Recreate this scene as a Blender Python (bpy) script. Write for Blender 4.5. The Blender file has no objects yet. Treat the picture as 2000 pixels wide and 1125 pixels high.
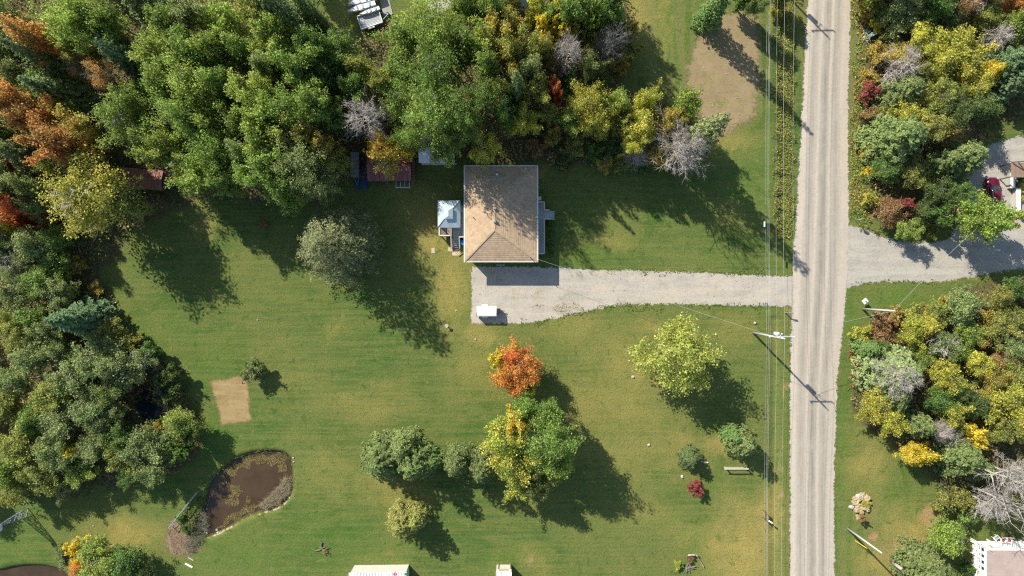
import bpy, bmesh, math, random
import numpy as np
from mathutils import Vector, Matrix, Euler
from mathutils.geometry import tessellate_polygon

random.seed(11)
rng = np.random.default_rng(11)
sc = bpy.context.scene
COL = sc.collection

# ------------------------------------------------------------------ camera, sky, sun, exposure
CAM_H = 95.0
PXM = 14.04                      # photograph pixels per metre on the ground
cam_d = bpy.data.cameras.new('camera')
cam = bpy.data.objects.new('camera', cam_d)
COL.objects.link(cam)
cam.location = (0, 0, CAM_H)
cam.rotation_euler = (0, 0, 0)
cam_d.sensor_width = 36
cam_d.lens = 36 * CAM_H / (2000 / PXM)
cam_d.clip_start = 0.5
cam_d.clip_end = 6000
sc.camera = cam

SUN_EL = math.radians(36.0)
TO_SUN = Vector((-0.695, 0.719, math.tan(SUN_EL))).normalized()
world = bpy.data.worlds.new('World')
sc.world = world
world.use_nodes = True
wn = world.node_tree
bg = wn.nodes['Background']
sky = wn.nodes.new('ShaderNodeTexSky')
sky.sky_type = 'NISHITA'
sky.sun_disc = False
sky.sun_elevation = SUN_EL
sky.sun_rotation = math.radians(-44)
sky.altitude = 200
sky.air_density = 1.0
sky.dust_density = 0.6
sky.ozone_density = 1.0
wn.links.new(sky.outputs[0], bg.inputs[0])
bg.inputs[1].default_value = 0.115
sun_d = bpy.data.lights.new('sun', 'SUN')
sun = bpy.data.objects.new('sun', sun_d)
COL.objects.link(sun)
sun_d.energy = 5.0
sun_d.angle = math.radians(0.53)
sun_d.color = (1.0, 0.95, 0.85)
sun.rotation_euler = (-TO_SUN).to_track_quat('-Z', 'Y').to_euler()
sun.location = (-60, 60, 80)
sc.view_settings.view_transform = 'Standard'
sc.view_settings.look = 'None'
sc.view_settings.exposure = 0.74
sc.view_settings.gamma = 1.0
sc.view_settings.use_curve_mapping = False
sc.render.engine = 'CYCLES'
sc.cycles.max_bounces = 8
sc.cycles.diffuse_bounces = 5
sc.cycles.transmission_bounces = 5
sc.cycles.use_denoising = False
sc.cycles.filter_width = 1.2

# ------------------------------------------------------------------ helpers
def G(px, py, z=0.0):
    """point of the photograph -> place in the world at height z"""
    k = (CAM_H - z) / CAM_H / PXM
    return Vector(((px - 1000) * k, (562.5 - py) * k, z))

def sn(x, y, scale, seed, n=7):
    """cheap smooth noise in about -1..1"""
    r = np.random.default_rng(seed)
    out = np.zeros_like(np.asarray(x, dtype=float))
    for i in range(n):
        a = r.uniform(0, 2 * math.pi); f = scale * r.uniform(0.5, 1.9); p = r.uniform(0, 6.28)
        out = out + np.sin((x * math.cos(a) + y * math.sin(a)) * f + p)
    return out / math.sqrt(n)

def inpoly(x, y, poly):
    x = np.asarray(x); y = np.asarray(y)
    c = np.zeros(x.shape, bool)
    n = len(poly); j = n - 1
    for i in range(n):
        xi, yi = poly[i][0], poly[i][1]; xj, yj = poly[j][0], poly[j][1]
        if yi != yj:
            c ^= ((yi > y) != (yj > y)) & (x < (xj - xi) * (y - yi) / (yj - yi) + xi)
        j = i
    return c

def gpoly(pts, z=0.0):
    return [tuple(G(p[0], p[1], z)[:2]) for p in pts]

def N(nt, typ, **kw):
    n = nt.nodes.new(typ)
    for k, v in kw.items():
        if hasattr(n, k):
            setattr(n, k, v)
        else:
            n.inputs[k].default_value = v
    return n

def newmat(name):
    m = bpy.data.materials.new(name)
    m.use_nodes = True
    nt = m.node_tree
    b = nt.nodes['Principled BSDF']
    b.inputs['Specular IOR Level'].default_value = 0.25
    return m, nt, b

def mixc(nt, fac, a, b, blend='MIX'):
    n = nt.nodes.new('ShaderNodeMix'); n.data_type = 'RGBA'; n.blend_type = blend
    for i, v in ((0, fac), (6, a), (7, b)):
        if hasattr(v, 'links') or isinstance(v, bpy.types.NodeSocket):
            nt.links.new(v, n.inputs[i])
        elif i == 0:
            n.inputs[0].default_value = v
        else:
            n.inputs[i].default_value = (*v, 1) if len(v) == 3 else v
    return n.outputs[2]

def noise(nt, vec, scale, detail=4, rough=0.6, dist=0.0):
    n = nt.nodes.new('ShaderNodeTexNoise')
    n.inputs['Scale'].default_value = scale
    n.inputs['Detail'].default_value = detail
    n.inputs['Roughness'].default_value = rough
    n.inputs['Distortion'].default_value = dist
    nt.links.new(vec, n.inputs['Vector'])
    return n.outputs[0]

def ramp(nt, fac, lo, hi, a=0.0, b=1.0):
    n = nt.nodes.new('ShaderNodeMapRange')
    n.interpolation_type = 'SMOOTHSTEP'
    n.inputs[1].default_value = lo; n.inputs[2].default_value = hi
    n.inputs[3].default_value = a; n.inputs[4].default_value = b
    nt.links.new(fac, n.inputs[0])
    return n.outputs[0]

def math_(nt, op, a, b=None):
    n = nt.nodes.new('ShaderNodeMath'); n.operation = op
    for i, v in ((0, a), (1, b)):
        if v is None: continue
        if isinstance(v, bpy.types.NodeSocket): nt.links.new(v, n.inputs[i])
        else: n.inputs[i].default_value = v
    return n.outputs[0]

def bump(nt, b, h, strength, dist=0.05):
    n = nt.nodes.new('ShaderNodeBump')
    n.inputs['Strength'].default_value = strength
    n.inputs['Distance'].default_value = dist
    nt.links.new(h, n.inputs['Height'])
    nt.links.new(n.outputs[0], b.inputs['Normal'])

_mats = {}
def mat(name, c, c2=None, scale=3.0, rough=0.8, metal=0.0, bmp=0.0, spec=0.25, stretch=None):
    """plain surface with worn, mottled colour"""
    if name in _mats: return _mats[name]
    m, nt, b = newmat(name)
    tc = N(nt, 'ShaderNodeTexCoord')
    vec = tc.outputs['Object']
    if stretch:
        mp = N(nt, 'ShaderNodeMapping'); mp.inputs['Scale'].default_value = stretch
        nt.links.new(vec, mp.inputs[0]); vec = mp.outputs[0]
    c2 = c2 or tuple(v * 0.72 for v in c)
    f1 = noise(nt, vec, scale, 6, 0.65)
    f2 = noise(nt, vec, scale * 7, 3, 0.6)
    col = mixc(nt, ramp(nt, f1, 0.35, 0.68), c, c2)
    col = mixc(nt, ramp(nt, f2, 0.3, 0.75, 0.0, 0.5), col, tuple(v * 0.7 for v in c2))
    oi = N(nt, 'ShaderNodeObjectInfo')
    col = mixc(nt, 0.35, col, mixc(nt, oi.outputs['Random'], tuple(v * 0.75 for v in c), tuple(min(1, v * 1.25) for v in c)))
    nt.links.new(col, b.inputs['Base Color'])
    b.inputs['Roughness'].default_value = rough
    b.inputs['Metallic'].default_value = metal
    b.inputs['Specular IOR Level'].default_value = spec
    if bmp: bump(nt, b, f2, bmp)
    _mats[name] = m
    return m

class MB:
    """collects simple shapes into one mesh"""
    def __init__(s): s.v = []; s.f = []
    def add(s, vs, fs, M=None):
        o = len(s.v)
        for p in vs:
            p = Vector(p)
            s.v.append(tuple(M @ p) if M else tuple(p))
        s.f += [tuple(i + o for i in f) for f in fs]
        return s
    def box(s, c, d, M=None, taper=1.0, rz=0.0):
        x, y, z = (d[0] / 2, d[1] / 2, d[2] / 2)
        vs = []
        for sz, t in ((-1, 1.0), (1, taper)):
            for sx, sy in ((-1, -1), (1, -1), (1, 1), (-1, 1)):
                px, py = sx * x * t, sy * y * t
                if rz:
                    px, py = px * math.cos(rz) - py * math.sin(rz), px * math.sin(rz) + py * math.cos(rz)
                vs.append((c[0] + px, c[1] + py, c[2] + sz * z))
        return s.add(vs, [(0, 3, 2, 1), (4, 5, 6, 7), (0, 1, 5, 4), (1, 2, 6, 5), (2, 3, 7, 6), (3, 0, 4, 7)], M)
    def bar(s, a, b, w, h=None, M=None):
        """rectangular bar from a to b"""
        a = Vector(a); b = Vector(b); d = (b - a)
        h = h or w
        up = Vector((0, 0, 1)) if abs(d.normalized().z) < 0.95 else Vector((1, 0, 0))
        u = d.cross(up).normalized() * w / 2; t = u.cross(d).normalized() * h / 2
        vs = [a - u - t, a + u - t, a + u + t, a - u + t, b - u - t, b + u - t, b + u + t, b - u + t]
        return s.add(vs, [(0, 1, 2, 3), (4, 7, 6, 5), (0, 4, 5, 1), (1, 5, 6, 2), (2, 6, 7, 3), (3, 7, 4, 0)], M)
    def tube(s, a, b, r1, r2=None, n=8, M=None, cap=True):
        a = Vector(a); b = Vector(b); r2 = r1 if r2 is None else r2
        d = (b - a).normalized()
        up = Vector((0, 0, 1)) if abs(d.z) < 0.95 else Vector((1, 0, 0))
        u = d.cross(up).normalized(); w = u.cross(d)
        vs = []
        for p, r in ((a, r1), (b, r2)):
            for i in range(n):
                t = 2 * math.pi * i / n
                vs.append(p + u * math.cos(t) * r + w * math.sin(t) * r)
        fs = [(i, (i + 1) % n, n + (i + 1) % n, n + i) for i in range(n)]
        if cap: fs += [tuple(range(n - 1, -1, -1)), tuple(range(n, 2 * n))]
        return s.add(vs, fs, M)
    def path(s, pts, r, n=6):
        for i in range(len(pts) - 1):
            r1 = r[i] if isinstance(r, (list, tuple)) else r
            r2 = r[i + 1] if isinstance(r, (list, tuple)) else r
            s.tube(pts[i], pts[i + 1], r1, r2, n, cap=True)
        return s
    def blob(s, c, r, n=8, m=5, seed=0, rough=0.15):
        q = random.Random(seed)
        vs = [(c[0], c[1], c[2] + r[2])]
        for j in range(1, m):
            ph = math.pi * j / m
            for i in range(n):
                t = 2 * math.pi * (i + 0.5 * (j % 2)) / n; k = 1 + q.uniform(-rough, rough)
                vs.append((c[0] + r[0] * k * math.sin(ph) * math.cos(t), c[1] + r[1] * k * math.sin(ph) * math.sin(t), c[2] + r[2] * k * math.cos(ph)))
        vs.append((c[0], c[1], c[2] - r[2]))
        fs = [(0, 1 + i, 1 + (i + 1) % n) for i in range(n)]
        for j in range(m - 2):
            for i in range(n):
                a = 1 + j * n + i; b = 1 + j * n + (i + 1) % n
                fs.append((a, a + n, b + n, b))
        l = len(vs) - 1
        fs += [(l, 1 + (m - 2) * n + (i + 1) % n, 1 + (m - 2) * n + i) for i in range(n)]
        return s.add(vs, fs)
    def mesh(s, name, m=None, smooth=False):
        me = bpy.data.meshes.new(name)
        me.from_pydata(s.v, [], s.f)
        me.update()
        if m: me.materials.append(m)
        if smooth: me.polygons.foreach_set('use_smooth', [True] * len(me.polygons))
        return me

def obj(name, data, parent=None, loc=(0, 0, 0), rz=0.0, scale=None):
    o = bpy.data.objects.new(name, data)
    COL.objects.link(o)
    o.location = loc
    o.rotation_euler = (0, 0, rz)
    if scale: o.scale = scale
    if parent: o.parent = parent
    return o

def part(name, mb, m, parent, smooth=False, label=None, bev=0.0, loc=(0, 0, 0)):
    o = obj(name, mb.mesh(name, m, smooth), parent, loc)
    if label: o['label'] = label
    if bev:
        md = o.modifiers.new('bevel', 'BEVEL'); md.width = bev; md.segments = 2; md.limit_method = 'ANGLE'
    return o

def tag(o, label, cat, group=None, kind=None):
    o['label'] = label; o['category'] = cat
    if group: o['group'] = group
    if kind: o['kind'] = kind
    return o

def thing(name, label, cat, loc=(0, 0, 0), rz=0.0, group=None):
    o = obj(name, None, None, loc, rz)
    o.empty_display_size = 0.3
    return tag(o, label, cat, group)

def structure(o):
    o['kind'] = 'structure'
    return o

# ------------------------------------------------------------------ areas of the ground, in photograph pixels
WOOD_A = [(-500, -500), (560, -500), (600, 50), (650, 90), (725, 70), (800, 45), (900, 45), (930, -200), (1210, -200),
          (1225, 60), (1205, 130), (1230, 190), (1330, 200), (1372, 290), (1330, 325), (1200, 320), (1080, 325), (1060, 315),
          (900, 315), (840, 290), (810, 345), (690, 350), (670, 370), (560, 400), (480, 385), (400, 395), (330, 400),
          (290, 440), (230, 480), (190, 540), (215, 600), (250, 660), (320, 700), (345, 740), (385, 820), (390, 880),
          (350, 920), (250, 940), (200, 955), (100, 975), (0, 980), (-500, 990)]
WOOD_B = [(1688, -500), (1690, 120), (1685, 300), (1700, 420), (1760, 465), (1880, 440), (1880, 350), (1900, 300),
          (1960, 250), (2000, 225), (2500, 215), (2500, -500)]
WOOD_C = [(1662, 660), (1705, 615), (1800, 610), (1870, 575), (1945, 548), (2500, 530), (2500, 1010), (1990, 1010), (1930, 990),
          (1850, 970), (1790, 900), (1700, 845), (1658, 790)]
POND = [(555, 887), (565, 899), (567, 930), (566, 964), (543, 989), (513, 996), (472, 1009), (449, 1025), (421, 1040), (402, 1046),
        (386, 1036), (385, 1015), (395, 1003), (403, 985), (407, 952), (428, 924), (453, 902), (486, 889), (518, 884)]
POND2 = [(-60, 1122), (0, 1117), (30, 1109), (70, 1106), (108, 1112), (125, 1122), (140, 1150), (120, 1180), (-60, 1200)]
POOL = [(262, 765), (292, 752), (318, 765), (326, 800), (308, 828), (280, 822), (262, 800)]

def smooth_poly(pts, it=2):
    for _ in range(it):
        q = []
        for i in range(len(pts)):
            a = pts[i]; b = pts[(i + 1) % len(pts)]
            q += [(a[0] * .75 + b[0] * .25, a[1] * .75 + b[1] * .25), (a[0] * .25 + b[0] * .75, a[1] * .25 + b[1] * .75)]
        pts = q
    return pts

def polydist(x, y, poly):
    """distance to outline, negative inside"""
    d = np.full(np.shape(x), 1e9)
    n = len(poly)
    for i in range(n):
        ax, ay = poly[i]; bx, by = poly[(i + 1) % n]
        vx, vy = bx - ax, by - ay
        L = vx * vx + vy * vy + 1e-9
        t = np.clip(((x - ax) * vx + (y - ay) * vy) / L, 0, 1)
        d = np.minimum(d, np.hypot(x - ax - t * vx, y - ay - t * vy))
    return np.where(inpoly(x, y, poly), -d, d)

def sstep(a, b, x):
    t = np.clip((x - a) / (b - a), 0, 1)
    return t * t * (3 - 2 * t)

POND_W = smooth_poly(gpoly(POND)); POND2_W = smooth_poly(gpoly(POND2)); POOL_W = smooth_poly(gpoly(POOL))

def ground_h(x, y):
    x = np.asarray(x, float); y = np.asarray(y, float)
    z = np.zeros_like(x)
    for p, depth, bank in ((POND_W, 1.15, 0.75), (POND2_W, 1.0, 0.6), (POOL_W, 0.8, 0.8)):
        x0 = min(q[0] for q in p) - 2; x1 = max(q[0] for q in p) + 2
        y0 = min(q[1] for q in p) - 2; y1 = max(q[1] for q in p) + 2
        m = (x > x0) & (x < x1) & (y > y0) & (y < y1)
        if m.any():
            d = polydist(x[m], y[m], p)
            z[m] += -depth * (1 - sstep(-0.5, bank, d))
    # ditch between the lawn and the road
    px = x * PXM + 1000; py = 562.5 - y * PXM
    c = np.where(py < 600, 1531 - (py - 0) * 0.01, 1512)
    w = np.where((py > 470) & (py < 620), 0, 1) * np.where(py > 600, 0.22, 0.35)
    z += -w * np.exp(-((px - c) / 9.0) ** 2)
    return z

# ------------------------------------------------------------------ the ground
def axis(lo, hi, step, far):
    a = list(np.arange(lo, hi + step / 2, step))
    g = step; x = a[-1]; out = []
    while x < far:
        g *= 1.35; x += g; out.append(x)
    g = step; x = a[0]; pre = []
    while x > -far:
        g *= 1.35; x -= g; pre.append(x)
    return np.array(pre[::-1] + a + out)

GX = axis(-76, 78, 0.3, 1500); GY = axis(-45, 45, 0.3, 1500)
XX, YY = np.meshgrid(GX, GY)
nx, ny = len(GX), len(GY)
ZZ = ground_h(XX, YY)
PX = XX * PXM + 1000; PY = 562.5 - YY * PXM
wob = 9 * sn(XX, YY, 0.9, 3) + 5 * sn(XX, YY, 3.0, 4)

def blur(a, k=1, it=1):
    for _ in range(it):
        b = a.copy()
        for ax in (0, 1):
            b = (np.roll(b, 1, ax) + b + np.roll(b, -1, ax)) / 3
        a = b
    return a

litter = np.zeros_like(XX)
for w in (WOOD_A, WOOD_B, WOOD_C):
    litter = np.maximum(litter, inpoly(PX + wob * 1.3, PY + wob, w).astype(float))
litter = blur(litter, it=3)

def splats(lst, jit=1.0):
    out = np.zeros_like(XX)
    for (cx, cy, rx, ry, s) in lst:
        d = ((PX + wob * jit - cx) / rx) ** 2 + ((PY + wob * jit * 0.8 - cy) / ry) ** 2
        out = np.maximum(out, s * np.exp(-d * 1.1))
    return out

dry = splats([(845, 440, 55, 70, .9), (880, 560, 40, 90, .8), (800, 370, 45, 20, .7), (400, 440, 30, 35, .5), (1240, 40, 40, 70, .75),
              (1300, 30, 12, 110, .5), (1205, 700, 60, 60, .5), (1235, 735, 22, 30, .7), (1190, 790, 130, 70, .5), (1230, 880, 150, 60, .45),
              (1420, 870, 50, 26, .75), (1335, 865, 40, 20, .5), (1450, 1080, 75, 95, 1.0), (1500, 1020, 30, 90, .9), (1350, 1040, 60, 30, .35),
              (760, 940, 70, 40, .5), (800, 980, 60, 24, .6), (1040, 1100, 30, 30, .4), (640, 920, 60, 60, .35), (720, 790, 90, 40, .35),
              (250, 1045, 70, 30, .8), (1300, 640, 60, 16, .6), (1130, 640, 60, 30, .5), (1440, 650, 60, 40, .4), (1690, 900, 40, 60, .7),
              (1780, 1050, 55, 60, 1.0), (1700, 980, 40, 60, .35), (1720, 1100, 60, 40, .7), (940, 660, 30, 30, .7), (930, 720, 50, 60, .4),
              (1120, 640, 20, 20, .5), (1380, 250, 20, 60, .5), (1420, 275, 50, 20, .7), (1060, 340, 14, 18, .9), (1180, 470, 50, 18, .5),
              (1150, 60, 20, 60, .3), (650, 640, 40, 20, .3), (560, 740, 60, 30, .2), (1850, 540, 80, 6, .5), (1420, 420, 60, 30, .4),
              (1300, 750, 60, 60, .35), (1470, 1000, 60, 30, .6), (1260, 1000, 80, 40, .3), (660, 30, 40, 30, .4), (860, 30, 30, 40, .5)])
soil = splats([(1037, 1095, 14, 22, .55), (1775, 1080, 56, 40, 1.0), (1818, 1010, 28, 26, .95), (1755, 945, 18, 10, .4), (165, 1058, 34, 12, .85),
               (1708, 1050, 16, 10, .9), (655, 637, 7, 6, .5), (1532, 760, 5, 110, .55), (1529, 900, 6, 60, .6), (1522, 965, 9, 14, .8),
               (1655, 300, 4, 190, .3), (1535, 600, 16, 7, .6), (1680, 705, 14, 70, .8), (200, 600, 14, 34, .6), (232, 640, 8, 24, .5),
               (860, 640, 8, 6, .3), (1215, 720, 18, 28, .35), (1405, 865, 14, 10, .6), (640, 1090, 20, 30, .25), (1655, 800, 5, 200, .3),
               (330, 930, 30, 14, .2), (1700, 450, 26, 9, .5), (845, 489, 4, 4, .2)], 0.6)
dry = np.clip(dry * 1.15, 0, 1)
lush = splats([(1310, 90, 40, 110, .7), (1360, 40, 16, 100, .7), (1440, 400, 50, 110, .6), (1500, 330, 16, 140, .5), (1150, 500, 60, 22, .5),
               (1760, 590, 100, 28, .9), (1655, 620, 18, 60, .8), (1538, 800, 6, 300, .8), (1645, 900, 8, 250, .8), (1660, 1080, 20, 100, .7),
               (1400, 950, 60, 40, .4), (1360, 1080, 50, 60, .6), (640, 40, 50, 30, .6), (870, 470, 20, 40, .4), (300, 660, 60, 60, .45),
               (420, 700, 60, 60, .45), (430, 850, 60, 50, .55), (480, 1080, 120, 60, .6), (640, 1060, 120, 60, .45), (300, 900, 80, 60, .4),
               (1000, 1090, 70, 30, .3), (1730, 970, 60, 60, .4), (1100, 640, 40, 10, .5), (30, 1070, 60, 50, .4)])
band = np.abs(polydist(XX, YY, POND_W))
sand = 0.75 * np.exp(-((band - 0.35) / 0.25) ** 2) * ((PX - 400) * 0.45 + (PY - 1045) > 6) * (polydist(XX, YY, POND_W) > 0)
mud = (ZZ < -0.32) * ((PX < 1400)) * 1.0
sand = np.clip(sand * (1 - mud * 0.4), 0, 1)
mowv = sstep(1180, 1230, PX) * sstep(300, 200, PY) + sstep(1380, 1450, PX) * sstep(950, 1010, PY) * 0.7
# grass dark and matted in the shaded woods keeps the litter; the ditch bottom is dark earth too
ground_me = bpy.data.meshes.new('ground')
V = np.stack([XX.ravel(), YY.ravel(), ZZ.ravel()], 1)
ii = np.arange((ny - 1) * nx).reshape(ny - 1, nx)[:, :-1].ravel()
F = np.stack([ii, ii + 1, ii + nx + 1, ii + nx], 1)

def fill_mesh(me, V, F):
    k = F.shape[1]
    me.vertices.add(len(V)); me.vertices.foreach_set('co', V.astype(np.float32).ravel())
    me.loops.add(F.size); me.loops.foreach_set('vertex_index', F.astype(np.int32).ravel())
    me.polygons.add(len(F)); me.polygons.foreach_set('loop_start', np.arange(0, F.size, k, dtype=np.int32))
    me.update(calc_edges=True)
    return me
fill_mesh(ground_me, V, F)
ground_me.polygons.foreach_set('use_smooth', [True] * len(ground_me.polygons))
for nm, a in (('litter', litter), ('dry', dry), ('soil', soil), ('lush', lush), ('sand', sand), ('mud', mud), ('mowv', mowv)):
    at = ground_me.attributes.new(nm, 'FLOAT', 'POINT')
    at.data.foreach_set('value', a.ravel().astype(np.float32))

m, nt, b = newmat('lawn_grass')
tc = N(nt, 'ShaderNodeTexCoord'); P = tc.outputs['Object']
def att(nm, typ='GEOMETRY'):
    a = N(nt, 'ShaderNodeAttribute'); a.attribute_name = nm; a.attribute_type = typ
    return a
n_big = noise(nt, P, 0.07, 5, 0.6)
n_mid = noise(nt, P, 0.38, 8, 0.75, 0.4)
n_pat = noise(nt, P, 0.16, 7, 0.72, 0.8)
n_fine = noise(nt, P, 2.3, 6, 0.9)
n_grain = noise(nt, P, 5.0, 4, 0.9)
mh = N(nt, 'ShaderNodeMapping'); mh.inputs['Scale'].default_value = (0.10, 1.9, 1); mh.inputs['Rotation'].default_value = (0, 0, 0.06)
nt.links.new(P, mh.inputs[0]); n_h = noise(nt, mh.outputs[0], 1.0, 3, 0.6, 0.3)
mv = N(nt, 'ShaderNodeMapping'); mv.inputs['Scale'].default_value = (0.75, 0.05, 1); mv.inputs['Rotation'].default_value = (0, 0, 0.05)
nt.links.new(P, mv.inputs[0]); n_v = noise(nt, mv.outputs[0], 1.0, 2, 0.6, 0.2)
green = mixc(nt, ramp(nt, n_mid, 0.3, 0.7), (0.052, 0.112, 0.023), (0.098, 0.153, 0.037))
green = mixc(nt, ramp(nt, n_big, 0.40, 0.60, 0.0, 0.5), green, (0.178, 0.182, 0.054))
green = mixc(nt, ramp(nt, n_h, 0.42, 0.58, 0.0, 0.55), green, (0.172, 0.180, 0.048))
green = mixc(nt, ramp(nt, n_pat, 0.54, 0.66, 0.0, 0.35), green, (0.205, 0.185, 0.058))
green = mixc(nt, ramp(nt, n_pat, 0.44, 0.36, 0.0, 0.5), green, (0.044, 0.105, 0.014))
lushf = math_(nt, 'MULTIPLY', att('lush').outputs['Fac'], 0.85)
green = mixc(nt, lushf, green, mixc(nt, n_mid, (0.064, 0.140, 0.020), (0.112, 0.185, 0.032)))
vs = math_(nt, 'MULTIPLY', ramp(nt, n_v, 0.44, 0.56), att('mowv').outputs['Fac'])
green = mixc(nt, math_(nt, 'MULTIPLY', vs, 0.6), green, (0.20, 0.19, 0.07))
df = math_(nt, 'MULTIPLY', att('dry').outputs['Fac'], ramp(nt, math_(nt, 'ADD', math_(nt, 'MULTIPLY', n_mid, 0.6), math_(nt, 'MULTIPLY', n_fine, 0.4)), 0.28, 0.60, 0.35, 1.0))
col = mixc(nt, df, green, mixc(nt, n_fine, (0.27, 0.225, 0.055), (0.43, 0.32, 0.105)))
sf = ramp(nt, math_(nt, 'ADD', att('soil').outputs['Fac'], math_(nt, 'MULTIPLY', math_(nt, 'SUBTRACT', n_fine, 0.5), 0.9)), 0.28, 0.75)
col = mixc(nt, sf, col, (0.36, 0.235, 0.110))
col = mixc(nt, math_(nt, 'MULTIPLY', ramp(nt, n_fine, 0.50, 0.66), 0.45), col, (0.25, 0.22, 0.07))
col = mixc(nt, math_(nt, 'MULTIPLY', ramp(nt, n_grain, 0.47, 0.62), 0.60), col, (0.045, 0.070, 0.015))
sp = noise(nt, P, 1.7, 2, 0.5)
fleck = math_(nt, 'MULTIPLY', ramp(nt, n_grain, 0.28, 0.20), ramp(nt, sp, 0.55, 0.62))
col = mixc(nt, math_(nt, 'MULTIPLY', fleck, 0.6), col, (0.45, 0.36, 0.12))
cl = noise(nt, P, 0.85, 3, 0.6, 0.6)
col = mixc(nt, ramp(nt, cl, 0.60, 0.70, 0.0, 0.55), col, (0.040, 0.095, 0.014))
col = mixc(nt, ramp(nt, cl, 0.38, 0.30, 0.0, 0.45), col, (0.22, 0.185, 0.070))
lc = mixc(nt, ramp(nt, n_fine, 0.35, 0.65), (0.07, 0.08, 0.03), (0.17, 0.12, 0.06))
lf = ramp(nt, math_(nt, 'ADD', att('litter').outputs['Fac'], math_(nt, 'MULTIPLY', math_(nt, 'SUBTRACT', n_fine, 0.5), 0.7)), 0.3, 0.8)
col = mixc(nt, lf, col, lc)
col = mixc(nt, att('mud').outputs['Fac'], col, mixc(nt, n_fine, (0.05, 0.045, 0.02), (0.10, 0.08, 0.035)))
col = mixc(nt, ramp(nt, math_(nt, 'ADD', att('sand').outputs['Fac'], math_(nt, 'MULTIPLY', math_(nt, 'SUBTRACT', n_fine, 0.5), 0.6)), 0.35, 0.7), col, (0.42, 0.35, 0.21))
nt.links.new(col, b.inputs['Base Color'])
b.inputs['Roughness'].default_value = 0.95
b.inputs['Specular IOR Level'].default_value = 0.1
hh = math_(nt, 'ADD', math_(nt, 'MULTIPLY', n_grain, 0.6), n_fine)
bump(nt, b, hh, 0.9, 0.16)
ground_me.materials.append(m)
structure(obj('ground', ground_me))

# ------------------------------------------------------------------ gravel road, driveways, bare plots
def sheet(name, pts, z, m, soft=0.3, smooth=1, step=0.25):
    """a thin sheet whose material thins out raggedly over its last few decimetres"""
    w = gpoly(pts)
    w = smooth_poly(w, smooth) if smooth else w
    a = np.array(w); x0, y0 = a.min(0) - 0.8; x1, y1 = a.max(0) + 0.8
    gx = np.arange(x0, x1, step); gy = np.arange(y0, y1, step)
    X, Y = np.meshgrid(gx, gy)
    D = -polydist(X, Y, w) / soft
    keep = (D[:-1, :-1] > -2.2) | (D[1:, 1:] > -2.2) | (D[1:, :-1] > -2.2) | (D[:-1, 1:] > -2.2)
    k = len(gx); ii = (np.arange(len(gy) - 1)[:, None] * k + np.arange(k - 1)[None, :])[keep]
    F = np.stack([ii, ii + 1, ii + k + 1, ii + k], 1)
    used, inv = np.unique(F, return_inverse=True)
    V = np.stack([X.ravel(), Y.ravel(), np.full(X.size, z)], 1)[used]
    me = fill_mesh(bpy.data.meshes.new(name), V, inv.reshape(F.shape))
    at = me.attributes.new('rim', 'FLOAT', 'POINT'); at.data.foreach_set('value', D.ravel()[used].astype(np.float32))
    me.materials.append(m)
    return structure(obj(name, me))

def ragged(m, nt, b, P, attr='rim', amp=5.0, lo=-0.3, hi=0.3, fine=3.0):
    """let the ground below show through where the layer runs out"""
    at = N(nt, 'ShaderNodeAttribute'); at.attribute_name = attr
    n1 = noise(nt, P, 0.9, 5, 0.75); n2 = noise(nt, P, fine, 4, 0.8)
    s = math_(nt, 'ADD', math_(nt, 'MULTIPLY', math_(nt, 'SUBTRACT', n1, 0.5), amp), math_(nt, 'MULTIPLY', math_(nt, 'SUBTRACT', n2, 0.5), amp))
    nt.links.new(ramp(nt, math_(nt, 'ADD', at.outputs['Fac'], s), lo, hi), b.inputs['Alpha'])

def gravel_mat(name, c1, c2, c3, weeds=0.0, weedc=(0.24, 0.23, 0.085), amp=2.6, thin=0.0):
    amp *= 2.0
    m, nt, b = newmat(name)
    tc = N(nt, 'ShaderNodeTexCoord'); P = tc.outputs['Object']
    a = noise(nt, P, 0.35, 6, 0.6); f = noise(nt, P, 4.0, 5, 0.9); g = noise(nt, P, 1.3, 5, 0.75)
    mp = N(nt, 'ShaderNodeMapping'); mp.inputs['Scale'].default_value = (0.12, 1.1, 1); nt.links.new(P, mp.inputs[0])
    st = noise(nt, mp.outputs[0], 1.0, 4, 0.6, 0.4)
    col = mixc(nt, ramp(nt, a, 0.35, 0.65), c1, c2)
    col = mixc(nt, ramp(nt, st, 0.4, 0.64, 0, 0.7), col, c3)
    col = mixc(nt, ramp(nt, g, 0.50, 0.66, 0, 0.45), col, tuple(v * 0.70 for v in c1))
    col = mixc(nt, ramp(nt, f, 0.50, 0.68, 0, 0.7), col, tuple(v * 0.50 for v in c1))
    col = mixc(nt, ramp(nt, f, 0.42, 0.30, 0, 0.5), col, tuple(min(0.8, v * 1.35) for v in c1))
    if weeds:
        w = noise(nt, P, 0.40, 6, 0.72); w2 = noise(nt, P, 3.0, 4, 0.8)
        wf = ramp(nt, math_(nt, 'ADD', w, math_(nt, 'MULTIPLY', w2, 0.4)), 0.76, 0.86, 0.0, weeds)
        col = mixc(nt, wf, col, weedc)
    nt.links.new(col, b.inputs['Base Color'])
    b.inputs['Roughness'].default_value = 0.95
    b.inputs['Specular IOR Level'].default_value = 0.1
    bump(nt, b, f, 0.6, 0.06)
    ragged(m, nt, b, P, amp=amp, lo=-0.25 - thin, hi=0.25 + thin)
    return m

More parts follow.
